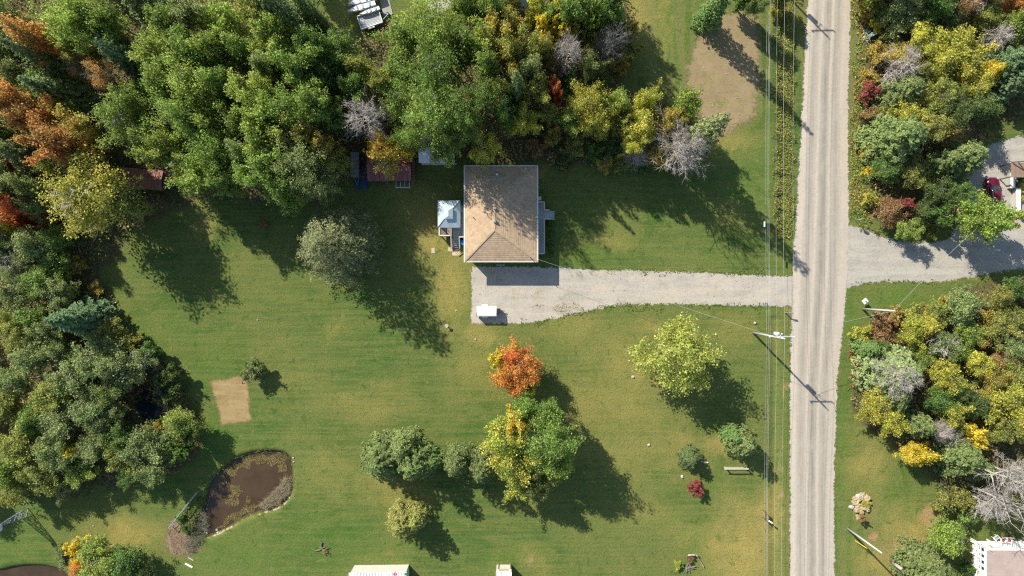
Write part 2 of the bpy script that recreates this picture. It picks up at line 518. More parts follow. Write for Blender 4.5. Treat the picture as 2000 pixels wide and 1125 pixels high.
M_drive = gravel_mat('driveway_gravel', (0.405, 0.365, 0.305), (0.34, 0.31, 0.26), (0.46, 0.39, 0.30), 0.55)
M_drive2 = gravel_mat('side_drive_gravel', (0.37, 0.34, 0.285), (0.31, 0.285, 0.24), (0.42, 0.385, 0.32), 0.25)
M_dirt = gravel_mat('bare_soil', (0.235, 0.175, 0.095), (0.29, 0.215, 0.12), (0.25, 0.20, 0.10), 0.9, (0.15, 0.17, 0.05), 3.2, 0.5)
M_bed = gravel_mat('straw_soil', (0.30, 0.215, 0.100), (0.25, 0.175, 0.08), (0.36, 0.265, 0.125), 0.8, (0.14, 0.16, 0.05), 1.6, 0.5)
M_bark = gravel_mat('bark_mulch', (0.23, 0.17, 0.11), (0.28, 0.185, 0.12), (0.21, 0.17, 0.11), 0.8, (0.13, 0.15, 0.05), 3.4, 0.6)
M_conc = mat('concrete', (0.36, 0.34, 0.30), (0.28, 0.27, 0.24), 1.5, 0.9, bmp=0.2)

sheet('driveway', [(921, 521), (1040, 521), (1100, 524), (1180, 527), (1330, 531), (1480, 538), (1562, 540), (1562, 598),
                   (1480, 597), (1330, 594), (1230, 594), (1180, 600), (1130, 611), (1080, 622), (1030, 631), (975, 632), (921, 632)], 0.008, M_drive, 0.22, 0)
sheet('side_driveway', [(1640, 436), (1660, 438), (1690, 449), (1735, 467), (1790, 476), (1850, 472), (1872, 440), (1870, 345), (1900, 310), (1950, 270), (2080, 262), (2080, 520),
                        (1990, 524), (1945, 533), (1885, 543), (1830, 552), (1750, 549), (1690, 553), (1660, 562), (1640, 562)], 0.012, M_drive2, 0.3, 1)
sheet('bare_plot', [(1352, 100), (1372, 60), (1395, 30), (1470, 20), (1482, 60), (1482, 150), (1478, 215), (1462, 238), (1428, 250), (1412, 272), (1395, 255), (1370, 230), (1345, 180), (1340, 140)], 0.004, M_dirt, 0.6, 1)
sheet('garden_patch', [(411, 745), (481, 732), (485, 762), (487, 800), (492, 822), (432, 830), (427, 800), (418, 775)], 0.004, M_bed, 0.35, 0)
sheet('bark_bed', [(325, 1040), (337, 1022), (352, 1012), (372, 1030), (388, 1055), (392, 1072), (370, 1086), (340, 1084), (325, 1068)], 0.004, M_bark, 0.5, 1)
sheet('gravel_circle', [(830, -30), (885, -30), (882, 12), (868, 25), (846, 24), (830, 8)], 0.004, M_drive2, 0.35, 1)

# the road: a crowned strip with its wheel tracks running along it
RT = [(-900, 1595, 1672), (0, 1578, 1662), (190, 1568, 1656), (375, 1558, 1657), (470, 1552, 1658), (560, 1549, 1654), (650, 1545, 1645), (750, 1543, 1634), (940, 1543, 1629), (1125, 1543, 1630), (2100, 1540, 1632)]
ys = np.arange(-900, 2100, 4.0)
lx = np.interp(ys, [r[0] for r in RT], [r[1] for r in RT]); rx = np.interp(ys, [r[0] for r in RT], [r[2] for r in RT])
rr = np.random.default_rng(5)
lx = lx + 0.35 * sn(ys / 14, ys * 0, 2.2, 21) + rr.normal(0, 0.5, len(ys)); rx = rx + 0.35 * sn(ys / 14, ys * 0, 2.2, 22) + rr.normal(0, 0.5, len(ys))
UU = np.concatenate([[-0.05], np.linspace(0, 1, 15), [1.05]])
Vr = []; 
for y, a, c in zip(ys, lx, rx):
    for u in UU:
        g = G(a + (c - a) * u, y)
        Vr.append((g.x, g.y, 0.02 + 0.10 * max(0.0, 1 - (2 * u - 1) ** 2) ** 0.7))
k = len(UU)
ii = np.arange((len(ys) - 1) * k).reshape(-1, k)[:, :-1].ravel()
Fr = np.stack([ii + k, ii + k + 1, ii + 1, ii], 1)
road_me = fill_mesh(bpy.data.meshes.new('road'), np.array(Vr), Fr)
ua = road_me.attributes.new('across', 'FLOAT', 'POINT'); ua.data.foreach_set('value', np.tile(UU, len(ys)).astype(np.float32))
ra = road_me.attributes.new('rim', 'FLOAT', 'POINT'); ra.data.foreach_set('value', np.tile(np.minimum(UU, 1 - UU) * 34, len(ys)).astype(np.float32))
m, nt, b = newmat('gravel_road')
tc = N(nt, 'ShaderNodeTexCoord'); P = tc.outputs['Object']
a_ = N(nt, 'ShaderNodeAttribute'); a_.attribute_name = 'across'
wv = noise(nt, P, 0.05, 2, 0.5)
mp = N(nt, 'ShaderNodeMapping'); mp.inputs['Scale'].default_value = (3.2, 0.10, 1); nt.links.new(P, mp.inputs[0])
streak = noise(nt, mp.outputs[0], 1.0, 4, 0.7)
grain = noise(nt, P, 3.6, 5, 0.95); patch = noise(nt, P, 0.22, 7, 0.75)
uu = math_(nt, 'ADD', a_.outputs['Fac'], math_(nt, 'MULTIPLY', math_(nt, 'SUBTRACT', wv, 0.5), 0.10))
uu = math_(nt, 'ADD', uu, math_(nt, 'MULTIPLY', math_(nt, 'SUBTRACT', streak, 0.5), 0.05))
cr = N(nt, 'ShaderNodeValToRGB'); nt.links.new(uu, cr.inputs[0])
els = cr.color_ramp.elements
cr.color_ramp.interpolation = 'EASE'
stops = [(0.0, 1.0), (0.10, 1.0), (0.16, .55), (0.23, .25), (0.30, .55), (0.36, 1.0), (0.42, .35), (0.48, .0), (0.54, .35), (0.60, 1.0), (0.66, .45), (0.73, .25), (0.80, .7), (0.86, 1.0), (1.0, 1.0)]
els[0].position = 0.0; els[0].color = (1, 1, 1, 1); els[1].position = 1.0; els[1].color = (1, 1, 1, 1)
for p_, v_ in stops[1:-1]:
    e = els.new(p_); e.color = (v_, v_, v_, 1)
col = mixc(nt, cr.outputs[0], (0.220, 0.195, 0.155), (0.44, 0.375, 0.295))
col = mixc(nt, ramp(nt, streak, 0.35, 0.7, 0, 0.35), col, (0.44, 0.40, 0.34))
col = mixc(nt, ramp(nt, patch, 0.46, 0.62, 0, 0.45), col, (0.37, 0.335, 0.27))
col = mixc(nt, ramp(nt, grain, 0.50, 0.68, 0, 0.6), col, (0.21, 0.185, 0.15))
col = mixc(nt, ramp(nt, grain, 0.42, 0.22, 0, 0.5), col, (0.62, 0.57, 0.50))
nt.links.new(col, b.inputs['Base Color']); b.inputs['Roughness'].default_value = 0.95; b.inputs['Specular IOR Level'].default_value = 0.1
bump(nt, b, grain, 0.6, 0.05)
ragged(m, nt, b, P, amp=5.5)
road_me.materials.append(m)
structure(obj('road', road_me))

# water
m, nt, b = newmat('pond_water')
tc = N(nt, 'ShaderNodeTexCoord'); P = tc.outputs['Object']
w1 = noise(nt, P, 0.35, 4, 0.6)
col = mixc(nt, ramp(nt, w1, 0.35, 0.65), (0.048, 0.029, 0.013), (0.064, 0.041, 0.019))
nt.links.new(col, b.inputs['Base Color']); b.inputs['Roughness'].default_value = 0.06; b.inputs['Specular IOR Level'].default_value = 0.5
bump(nt, b, noise(nt, P, 2.5, 2, 0.5), 0.03, 0.05)
M_water = m
M_water2 = M_water.copy(); M_water2.name = 'dark_pool_water'
for n in M_water2.node_tree.nodes:
    if n.type == 'MIX':
        n.inputs[6].default_value = (0.012, 0.02, 0.03, 1); n.inputs[7].default_value = (0.02, 0.03, 0.04, 1)
def water(name, poly, z, m):
    w = [(p[0], p[1]) for p in poly]
    cx = sum(p[0] for p in w) / len(w); cy = sum(p[1] for p in w) / len(w)
    w = [(cx + (p[0] - cx) * 1.06, cy + (p[1] - cy) * 1.06) for p in w]
    tri = tessellate_polygon([[Vector((p[0], p[1], 0)) for p in w]])
    fs = []
    for t in tri:
        a, c, d = (Vector((*w[i], 0)) for i in t)
        fs.append(t if (c - a).cross(d - a).z > 0 else (t[0], t[2], t[1]))
    me = bpy.data.meshes.new(name); me.from_pydata([(p[0], p[1], z) for p in w], [], fs); me.materials.append(m)
    return structure(obj(name, me))
water('pond_water', POND_W, -0.62, M_water)
water('small_pond_water', POND2_W, -0.5, M_water)
water('pool_water', POOL_W, -0.45, M_water2)

# ------------------------------------------------------------------ leaves, tufts, loose stuff
def leaf_material(name, sub=0.55, rough=0.55, vein=0.0):
    m, nt, b = newmat(name)
    oi = N(nt, 'ShaderNodeObjectInfo')
    a2 = N(nt, 'ShaderNodeAttribute'); a2.attribute_type = 'OBJECT'; a2.attribute_name = 'second_colour'
    v = N(nt, 'ShaderNodeAttribute'); v.attribute_name = 'blend'
    br = N(nt, 'ShaderNodeAttribute'); br.attribute_name = 'tone'
    col = mixc(nt, v.outputs['Fac'], oi.outputs['Color'], a2.outputs['Color'])
    sc_ = N(nt, 'ShaderNodeVectorMath'); sc_.operation = 'SCALE'
    nt.links.new(col, sc_.inputs[0]); nt.links.new(math_(nt, 'ADD', 0.35, math_(nt, 'MULTIPLY', br.outputs['Fac'], 1.3)), sc_.inputs['Scale'])
    c = sc_.outputs[0]
    nt.links.new(c, b.inputs['Base Color']); b.inputs['Roughness'].default_value = rough; b.inputs['Specular IOR Level'].default_value = 0.3
    tr = N(nt, 'ShaderNodeBsdfTranslucent'); nt.links.new(mixc(nt, 0.25, c, (0.55, 0.60, 0.12)) if sub > 0.4 else c, tr.inputs[0])
    mx = N(nt, 'ShaderNodeMixShader'); mx.inputs[0].default_value = sub
    nt.links.new(b.outputs[0], mx.inputs[1]); nt.links.new(tr.outputs[0], mx.inputs[2])
    nt.links.new(mx.outputs[0], nt.nodes['Material Output'].inputs[0])
    return m
M_leaf = leaf_material('leaves')
M_needle = leaf_material('needles', 0.3, 0.7)

m, nt, b = newmat('loose_plants')
ca = N(nt, 'ShaderNodeAttribute'); ca.attribute_name = 'tint'
nt.links.new(ca.outputs['Color'], b.inputs['Base Color']); b.inputs['Roughness'].default_value = 0.8; b.inputs['Specular IOR Level'].default_value = 0.15
tr = N(nt, 'ShaderNodeBsdfTranslucent'); nt.links.new(ca.outputs['Color'], tr.inputs[0])
mx = N(nt, 'ShaderNodeMixShader'); mx.inputs[0].default_value = 0.25
nt.links.new(b.outputs[0], mx.inputs[1]); nt.links.new(tr.outputs[0], mx.inputs[2]); nt.links.new(mx.outputs[0], nt.nodes['Material Output'].inputs[0])
M_loose = m

def unit(v):
    return v / (np.linalg.norm(v, axis=1, keepdims=True) + 1e-9)

def leaf_quads(P, Nrm, size, aspect, r, kink=0.25):
    """rhombic leaves: centre, normal, half length"""
    n = len(P)
    t = unit(np.cross(Nrm, unit(r.normal(size=(n, 3)))))
    w = np.cross(Nrm, t)
    s = size[:, None]
    a = P + t * s; c = P - t * s
    b_ = P + w * s * aspect - Nrm * s * kink; d = P - w * s * aspect - Nrm * s * kink * 0.3
    V = np.stack([a, b_, c, d], 1).reshape(-1, 3)
    return V

def leaf_mesh(name, V, blend, tone, mat_):
    F = np.arange(len(V)).reshape(-1, 4)
    me = fill_mesh(bpy.data.meshes.new(name), V, F)
    for nm, a in (('blend', blend), ('tone', tone)):
        at = me.attributes.new(nm, 'FLOAT', 'FACE'); at.data.foreach_set('value', a.astype(np.float32))
    me.materials.append(mat_)
    return me

def scatter(name, label, cat, polys, dens, h, size, cols, seed=1, clump=0.9, aspect=0.6, tilt=0.6, z0=None, edge=None, cull=0.0, mix=0.16):
    """countless small leaves or blades over an area, one object"""
    r = np.random.default_rng(seed)
    Ps = []
    for poly in polys:
        w = np.array(gpoly(poly))
        x0, y0 = w.min(0); x1, y1 = w.max(0)
        x0, x1 = max(x0, -80), min(x1, 82); y0, y1 = max(y0, -48), min(y1, 48)
        n = int((x1 - x0) * (y1 - y0) * dens)
        if n <= 0: continue
        x = r.uniform(x0, x1, n); y = r.uniform(y0, y1, n)
        k = inpoly(x + 0.5 * sn(x, y, 2.0, seed + 2), y + 0.5 * sn(x, y, 2.0, seed + 3), [tuple(p) for p in w])
        Ps.append(np.stack([x[k], y[k]], 1))
    P2 = np.concatenate(Ps)
    c = sn(P2[:, 0], P2[:, 1], clump, seed + 5)
    c2 = sn(P2[:, 0], P2[:, 1], clump * 0.35, seed + 6)
    if cull:
        k = c > -1 + cull * 1.2 - r.uniform(0, 0.6, len(P2)) + 0.3
        P2 = P2[k]; c = c[k]; c2 = c2[k]
    n = len(P2)
    hh = (h[0] + (h[1] - h[0]) * np.clip(0.5 + 0.45 * c, 0, 1)) * r.uniform(0.15, 1.0, n) ** 0.6
    gz = ground_h(P2[:, 0], P2[:, 1]) if z0 is None else np.full(n, z0)
    P = np.stack([P2[:, 0], P2[:, 1], gz + hh], 1)
    Nr = r.normal(size=(n, 3)) * tilt; Nr[:, 2] += 1; Nr = unit(Nr)
    V = leaf_quads(P, Nr, r.uniform(size[0], size[1], n), aspect, r)
    zmin = np.repeat(gz, 4) + 0.004
    V[:, 2] = np.maximum(V[:, 2], zmin)
    me = fill_mesh(bpy.data.meshes.new(name), V, np.arange(len(V)).reshape(-1, 4))
    cols = np.array(cols, float)
    idx = np.clip(((0.5 + 0.30 * c2 * (1 - mix) + 0.25 * c * (1 - mix) + r.normal(0, mix, n)) * len(cols)).astype(int), 0, len(cols) - 1)
    C = cols[idx] * r.uniform(0.6, 1.35, (n, 1)) * r.uniform(0.9, 1.1, (n, 3))
    at = me.attributes.new('tint', 'FLOAT_COLOR', 'FACE')
    at.data.foreach_set('color', np.concatenate([C, np.ones((n, 1))], 1).astype(np.float32).ravel())
    me.materials.append(M_loose)
    return tag(obj(name, me), label, cat, kind='stuff')

# ------------------------------------------------------------------ trees
def crown_broad(name, R, Ht, nclump, nleaf, seed, leaf=0.2, z0=0.22, flat=0.62, lobes=0.25, shell=0.55, fill=0.06):
    """leaf clusters strung along boughs that fan out from the stem"""
    r = np.random.default_rng(seed)
    zc = Ht * (z0 + 1) / 2; hz = Ht * (1 - z0) / 2
    nb = max(9, nclump // 4); per = 9
    d = unit(r.normal(size=(nb, 3)) * np.array([1, 1, 0.85]) + np.array([0, 0, 0.2]))
    az = np.arctan2(d[:, 1], d[:, 0])
    L = r.uniform(0.72, 1.08, nb) * (1 + lobes * 0.55 * np.sin(az * r.integers(2, 5) + r.uniform(0, 6)))
    t = r.uniform(0.12, 1, (nb, per)) ** 0.55 * L[:, None]
    C = (d[:, None, :] * t[:, :, None]).reshape(-1, 3) + r.normal(0, 0.085, (nb * per, 3))
    tt = np.repeat(np.arange(nb), per)
    rc = R * r.uniform(0.10, 0.24, nb * per) * (1.25 - 0.45 * t.ravel())
    C = C * np.array([R * 0.92, R * 0.92, hz * 0.92]); C[:, 2] += zc
    wgt = rc ** 2; wgt /= wgt.sum()
    k = r.choice(len(C), nleaf, p=wgt)
    dd = unit(r.normal(size=(nleaf, 3)))
    rad = r.uniform(0.1, 1.25, nleaf) ** 0.7
    P = C[k] + dd * (rad * rc[k])[:, None] * np.array([1, 1, 0.8])
    nf = int(nleaf * fill)                       # sparse inner leaves that close the crown
    P[:nf] = unit(r.normal(size=(nf, 3))) * (r.uniform(0.2, 0.78, nf) ** 0.5)[:, None] * np.array([R * .8, R * .8, hz * .8]) + np.array([0, 0, zc])
    P[:, 2] = np.maximum(P[:, 2], 0.05 * Ht)
    out = P - np.array([0, 0, zc]); out = unit(out / np.array([R, R, hz]))
    Nr = unit(dd * 0.18 + out * 0.22 + r.normal(size=(nleaf, 3)) * 0.55 + np.array([0, 0, 0.35]))
    V = leaf_quads(P, Nr, leaf * r.uniform(0.5, 1.35, nleaf), 0.72, r)
    cb = r.uniform(0, 1, nb) ** 1.5
    blend = np.clip(cb[tt][k] * 0.9 + 0.25 * (np.linalg.norm((P - [0, 0, zc]) / [R, R, hz], axis=1) - 0.6) + r.normal(0, 0.2, nleaf), 0, 1)
    cell = (np.floor(P / (R * 0.085)) @ np.array([73, 151, 283])).astype(int) % 997
    tone = np.clip(0.5 + (r.uniform(-0.38, 0.38, 997))[cell] + r.normal(0, 0.2, nleaf), 0, 1)
    return leaf_mesh(name, V, blend, tone, M_leaf)

def crown_spruce(name, R, Ht, levels, nbr, per, seed, droop=0.28, leaf=0.2, power=0.8, z0=0.06):
    r = np.random.default_rng(seed)
    Ps, Ns, Bl = [], [], []
    for i in range(levels):
        t = i / levels
        z = Ht * (z0 + (0.99 - z0) * t)
        L = R * (1 - t) ** power + 0.12
        nb = max(4, int(nbr * (0.5 + 0.5 * (1 - t))))
        ph = r.uniform(0, 6.28)
        for j in range(nb):
            a = ph + 2 * math.pi * j / nb + r.uniform(-.25, .25); l = L * r.uniform(0.72, 1.12)
            n = max(6, int(per * l / R))
            s = r.uniform(0.08, 1, n) ** 0.7
            lat = r.normal(0, 1, n) * 0.17 * l * (1.05 - s * 0.75)
            rad = s * l
            zz = z - droop * l * s ** 1.4 + 0.10 * l * s ** 4 + r.normal(0, 0.05, n)
            ca, sa = math.cos(a), math.sin(a)
            x = rad * ca - lat * sa; y = rad * sa + lat * ca
            Ps.append(np.stack([x, y, zz], 1))
            Nn = np.stack([ca * 0.35 + r.normal(0, .3, n), sa * 0.35 + r.normal(0, .3, n), np.ones(n) * 0.8], 1)
            Ns.append(unit(Nn)); Bl.append(np.clip(s * 0.8 + r.normal(0, .15, n), 0, 1) * r.uniform(0.5, 1.1))
    P = np.concatenate(Ps); Nr = np.concatenate(Ns); Bl = np.clip(np.concatenate(Bl), 0, 1)
    P[:, 2] = np.maximum(P[:, 2], 0.08)
    V = leaf_quads(P, Nr, leaf * r.uniform(0.6, 1.3, len(P)), 0.38, r)
    return leaf_mesh(name, V, Bl, np.clip(r.normal(0.5, 0.2, len(P)), 0, 1), M_needle)

def segs_mesh(name, A, B, RA, RB, m, n=3):
    A = np.array(A); B = np.array(B); RA = np.array(RA); RB = np.array(RB)
    d = unit(B - A); up = np.where(np.abs(d[:, 2:3]) < 0.9, np.array([[0, 0, 1.0]]), np.array([[1.0, 0, 0]]))
    u = unit(np.cross(d, up)); w = np.cross(d, u)
    ring = []
    for C, R_ in ((A, RA), (B, RB)):
        for i in range(n):
            t = 2 * math.pi * i / n
            ring.append(C + (u * math.cos(t) + w * math.sin(t)) * R_[:, None])
    V = np.stack(ring, 1).reshape(-1, 3)
    base = np.arange(len(A))[:, None] * 2 * n
    F = np.concatenate([base + np.array([[i, (i + 1) % n, n + (i + 1) % n, n + i]]) for i in range(n)], 0)
    me = fill_mesh(bpy.data.meshes.new(name), V, F)
    me.polygons.foreach_set('use_smooth', [True] * len(F))
    me.materials.append(m)
    return me

def branches(R, Ht, nmain, seed, r0=0.16, sub=7, twig=4, up=0.45, z0=0.3, tw=0.02, curve=0.25):
    """limbs, boughs and twigs; returns lists of tapered pieces"""
    q = random.Random(seed)
    A, B, RA, RB = [], [], [], []
    def seg(a, b, ra, rb): A.append(tuple(a)); B.append(tuple(b)); RA.append(ra); RB.append(rb)
    def grow(p, d, L, r, depth):
        n = 4 if depth == 0 else 3 if depth == 1 else 2
        pts = [p]
        for i in range(n):
            d = (d + Vector((q.gauss(0, curve), q.gauss(0, curve), q.gauss(0.05, curve))) * 0.5).normalized()
            pn = pts[-1] + d * (L / n)
            if pn.z < 0.15: pn.z = 0.15
            ra = r * (1 - i / n * 0.7); rb = r * (1 - (i + 1) / n * 0.7)
            seg(pts[-1], pn, ra, rb); pts.append(pn)
        kids = sub if depth == 0 else twig if depth == 1 else 0
        for j in range(kids):
            t = q.uniform(0.25, 1.0) * n; i = min(n - 1, int(t)); pp = pts[i].lerp(pts[i + 1], t - i)
            side = d.cross(Vector((q.gauss(0, 1), q.gauss(0, 1), q.gauss(0, 1)))).normalized()
            nd = (d * q.uniform(0.5, 1.0) + side * q.uniform(0.5, 1.0)).normalized()
            grow(pp, nd, L * q.uniform(0.32, 0.52), max(tw, r * 0.42), depth + 1)
    for k in range(nmain):
        t = z0 + (0.93 - z0) * (k + 0.5) / nmain
        a = k * 2.4 + q.uniform(-.4, .4)
        L = R * (1.15 - 0.75 * max(0, (t - z0) / (1 - z0))) * q.uniform(0.75, 1.15)
        d = Vector((math.cos(a), math.sin(a), up + t * 0.5)).normalized()
        grow(Vector((0, 0, Ht * t)), d, L, r0 * (1.1 - t) * 0.6 + tw, 0)
    return A, B, RA, RB

def trunk_pieces(Ht, r0, seed, top=0.95, lean=0.02):
    q = random.Random(seed); A, B, RA, RB = [], [], [], []
    p = Vector((0, 0, 0)); n = 7
    for i in range(n):
        pn = Vector((q.gauss(0, lean) * Ht * 0.4, q.gauss(0, lean) * Ht * 0.4, Ht * top * (i + 1) / n)) if i < n - 1 else Vector((0, 0, Ht * top))
        A.append(tuple(p)); B.append(tuple(pn)); RA.append(r0 * (1 - i / n * 0.85)); RB.append(r0 * (1 - (i + 1) / n * 0.85)); p = pn
    return A, B, RA, RB

def bark(name, c, c2): return mat(name, c, c2, 3.0, 0.9, bmp=0.3, stretch=(1, 1, 0.3))
M_bark_grey = bark('grey_bark', (0.20, 0.18, 0.15), (0.11, 0.10, 0.08))
M_bark_white = bark('pale_bark', (0.42, 0.39, 0.34), (0.24, 0.22, 0.19))
M_bark_dead = bark('dead_wood', (0.54, 0.48, 0.43), (0.40, 0.36, 0.32))
M_bark_blue = bark('grey_twigs', (0.25, 0.23, 0.21), (0.17, 0.16, 0.15))

def trunk_mesh(name, Ht, r0, seed, m, limbs=9, R=3.0, z0=0.3):
    A, B, RA, RB = trunk_pieces(Ht, r0, seed)
    if limbs:
        a, b2, c, d = branches(R * 0.85, Ht, limbs, seed + 50, r0 * 0.75, 3, 0, 0.7, z0, 0.03)
        A += a; B += b2; RA += c; RB += d
    return segs_mesh(name, A, B, RA, RB, m, 5)

PROTO = {}
def proto(key, crowns, trunks, R, H, fat): PROTO[key] = (crowns, trunks, R, H, fat)
# broad crowns at three real sizes, so that leaves keep their size
proto('L', [crown_broad('broad_crown', 5.0, 12, n_, 18500, s, 0.125, 0.2) for n_, s in ((120, 1), (150, 2), (105, 3), (170, 4), (135, 5))],
      [trunk_mesh('broad_trunk', 12, 0.24, s, mm, 11, 5.0) for s, mm in ((1, M_bark_grey), (2, M_bark_white), (3, M_bark_grey))], 5.0, 12, 0)
proto('K', [crown_broad('open_crown', 5.0, 12, n_, 9000, s, 0.125, 0.25, fill=0.0) for n_, s in ((130, 6), (150, 7))],
      [trunk_mesh('open_trunk', 12, 0.24, s, mm, 14, 5.0) for s, mm in ((21, M_bark_white), (22, M_bark_grey))], 5.0, 12, 0)
proto('M', [crown_broad('round_crown', 3.2, 9, n_, 9800, s, 0.108, 0.18) for n_, s in ((76, 11), (90, 12), (64, 13), (100, 14), (84, 15), (92, 16))],
      [trunk_mesh('round_trunk', 9, 0.16, s, mm, 9, 3.2) for s, mm in ((4, M_bark_grey), (5, M_bark_white), (6, M_bark_grey))], 3.2, 9, 0)
proto('U', [crown_broad('shrub_crown', 1.5, 2.6, n_, 4600, s, 0.088, 0.0, lobes=0.3) for n_, s in ((46, 21), (54, 22), (42, 23), (50, 24))],
      [trunk_mesh('shrub_stems', 2.0, 0.05, s, M_bark_grey, 7, 1.5, 0.1) for s in (7, 8)], 1.5, 2.6, 0)
proto('T', [crown_broad('thin_crown', 3.2, 9, n_, 5500, s, 0.085, 0.18, lobes=0.35) for n_, s in ((60, 31), (70, 32), (48, 33))],
      [segs_mesh('twiggy_trunk', *[x + y for x, y in zip(trunk_pieces(9, 0.15, s), branches(3.3, 9, 18, s, 0.16, 6, 3, 0.5, 0.25, 0.022))], M_bark_dead) for s in (41, 42)], 3.2, 9, 0)
proto('S', [crown_spruce('spruce_crown', 2.6, 12, 26, 13, 46, s, 0.30, 0.20) for s in (1, 2, 3)],
      [trunk_mesh('spruce_trunk', 12, 0.18, 3, M_bark_grey, 0)], 2.6, 12, 0)
proto('F', [crown_spruce('cedar_crown', 3.2, 8, 17, 11, 90, s, 0.12, 0.19, 0.55, 0.1) for s in (5, 6, 7)],
      [trunk_mesh('cedar_trunk', 8, 0.16, 9, M_bark_grey, 0)], 3.2, 8, 0)
proto('P', [crown_spruce('pine_crown', 5.0, 14, 26, 13, 85, s, 0.10, 0.15, 0.55, 0.12) for s in (15, 16)],
      [trunk_mesh('pine_trunk', 14, 0.26, 19, M_bark_grey, 0)], 5.0, 14, 0)
proto('X', [segs_mesh('bare_branches', *branches(3.2, 8, 40, s, 0.11, 10, 6, 0.35, 0.25, 0.018, 0.16), M_bark_dead) for s in (61, 62)],
      [trunk_mesh('bare_trunk', 8, 0.15, 9, M_bark_dead, 0)], 3.2, 8, 0)
proto('W', [segs_mesh('white_limbs', *branches(3.6, 9, 11, s, 0.20, 8, 6, 0.55, 0.35, 0.016, 0.26), M_bark_white) for s in (71, 72, 73)],
      [trunk_mesh('white_trunk', 9, 0.2, 12, M_bark_white, 0)], 3.6, 9, 0)
proto('B', [segs_mesh('grey_branches', *branches(3.2, 8, 30, s, 0.12, 8, 5, 0.4, 0.25, 0.018, 0.2), M_bark_blue) for s in (81, 82)],
      [trunk_mesh('grey_trunk', 8, 0.15, 9, M_bark_blue, 0)], 3.2, 8, 0)

CLR = {  # main leaf colour, second leaf colour, word
 'g1': ((0.183, 0.291, 0.067), (0.303, 0.405, 0.098), 'mid green'),
 'g2': ((0.261, 0.365, 0.078), (0.422, 0.486, 0.115), 'yellowish green'),
 'g3': ((0.120, 0.216, 0.055), (0.218, 0.324, 0.086), 'deep green'),
 'gg': ((0.226, 0.286, 0.110), (0.363, 0.416, 0.165), 'grey green'),
 'ol': ((0.275, 0.302, 0.080), (0.429, 0.405, 0.110), 'olive'),
 'og': ((0.138, 0.157, 0.065), (0.237, 0.254, 0.100), 'olive grey'),
 'yo': ((0.422, 0.432, 0.081), (0.675, 0.594, 0.115), 'olive yellow'),
 'ye': ((0.733, 0.580, 0.069), (0.800, 0.716, 0.103), 'golden yellow'),
 'gd': ((0.451, 0.372, 0.092), (0.619, 0.446, 0.103), 'dull gold'),
 'go': ((0.338, 0.365, 0.086), (0.648, 0.446, 0.103), 'green and orange'),
 'lg': ((0.209, 0.313, 0.080), (0.528, 0.508, 0.110), 'green with yellow boughs'),
 'gl': ((0.550, 0.432, 0.080), (0.770, 0.518, 0.090), 'warm gold'),
 'or': ((0.480, 0.260, 0.090), (0.620, 0.240, 0.085), 'orange'),
 'om': ((0.700, 0.400, 0.090), (0.720, 0.190, 0.070), 'flame orange'),
 'rd': ((0.563, 0.121, 0.069), (0.733, 0.243, 0.092), 'red'),
 'pu': ((0.352, 0.081, 0.081), (0.464, 0.149, 0.115), 'purple red'),
 'rb': ((0.381, 0.216, 0.109), (0.437, 0.318, 0.127), 'red brown'),
 'li': ((0.370, 0.440, 0.085), (0.560, 0.590, 0.170), 'lime green'),
 'ly': ((0.286, 0.389, 0.080), (0.800, 0.670, 0.140), 'green and yellow'),
 'dk': ((0.120, 0.183, 0.057), (0.211, 0.270, 0.092), 'dark green'),
 'bg': ((0.099, 0.176, 0.075), (0.197, 0.270, 0.115), 'blue green'),
 'cg': ((0.140, 0.195, 0.060), (0.255, 0.300, 0.095), 'soft green'),
 'xx': ((0.4, 0.4, 0.4), (0.4, 0.4, 0.4), 'grey'),
}
KIND = {'K': ('broadleaf_tree', 'open crowned poplar', 'tree'), 'P': ('pine_tree', 'spreading pine', 'tree'), 'L': ('broadleaf_tree', 'broad crowned tree', 'tree'), 'M': ('broadleaf_tree', 'rounded tree', 'tree'), 'U': ('shrub', 'shrub', 'shrub'),
        'T': ('thin_tree', 'thinly leaved tree', 'tree'), 'S': ('spruce_tree', 'spruce', 'tree'), 'F': ('cedar_tree', 'feathery conifer', 'tree'),
        'X': ('dead_tree', 'leafless dead tree', 'tree'), 'W': ('bare_birch_tree', 'leafless birch with white limbs', 'tree'), 'B': ('leafless_tree', 'leafless tree of dark twigs', 'tree')}
MARKS = [('the long rust red shed', 285, 350), ('the red roofed shed', 765, 335), ('the house', 978, 415), ('the gazebo', 878, 418),
         ('the pond', 480, 960), ('the dark pool', 290, 790), ('the bare soil plot', 1415, 150), ('the parked red car', 1940, 380),
         ('the leaning white pole', 1712, 606), ('the side driveway', 1760, 510), ('the white decked house', 1960, 1095),
         ('the straw patch', 450, 780), ('the lattice windmill', 20, 1020), ('the boat trailers', 710, 25), ('the stump bed', 1680, 990),
         ('the pale green service box', 1700, 70), ('the round gravel patch', 857, 5), ('the grey twiggy tree', 720, 238), ('the white driftwood tree', 1310, 292),
         ('the upper left corner', 0, 0), ('the left edge', 0, 560), ('the top edge', 420, 0), ('the upper right corner', 2000, 0), ('the far right edge', 2000, 720)]
def where(px, py):
    best = sorted(MARKS, key=lambda m_: (px - m_[1]) ** 2 + (py - m_[2]) ** 2)[0]
    dx, dy = px - best[1], py - best[2]
    if abs(dx) > abs(dy) * 2.2: s = 'right of' if dx > 0 else 'left of'
    elif abs(dy) > abs(dx) * 2.2: s = 'below' if dy > 0 else 'above'
    else: s = ('below' if dy > 0 else 'above') + (' and right of' if dx > 0 else ' and left of')
    return s, best[0], math.hypot(dx, dy)
ORD = ['nearest', 'second nearest', 'third nearest', 'fourth nearest', 'fifth nearest', 'sixth nearest', 'seventh nearest', 'eighth nearest', 'ninth nearest', 'tenth nearest', 'eleventh nearest', 'twelfth nearest']

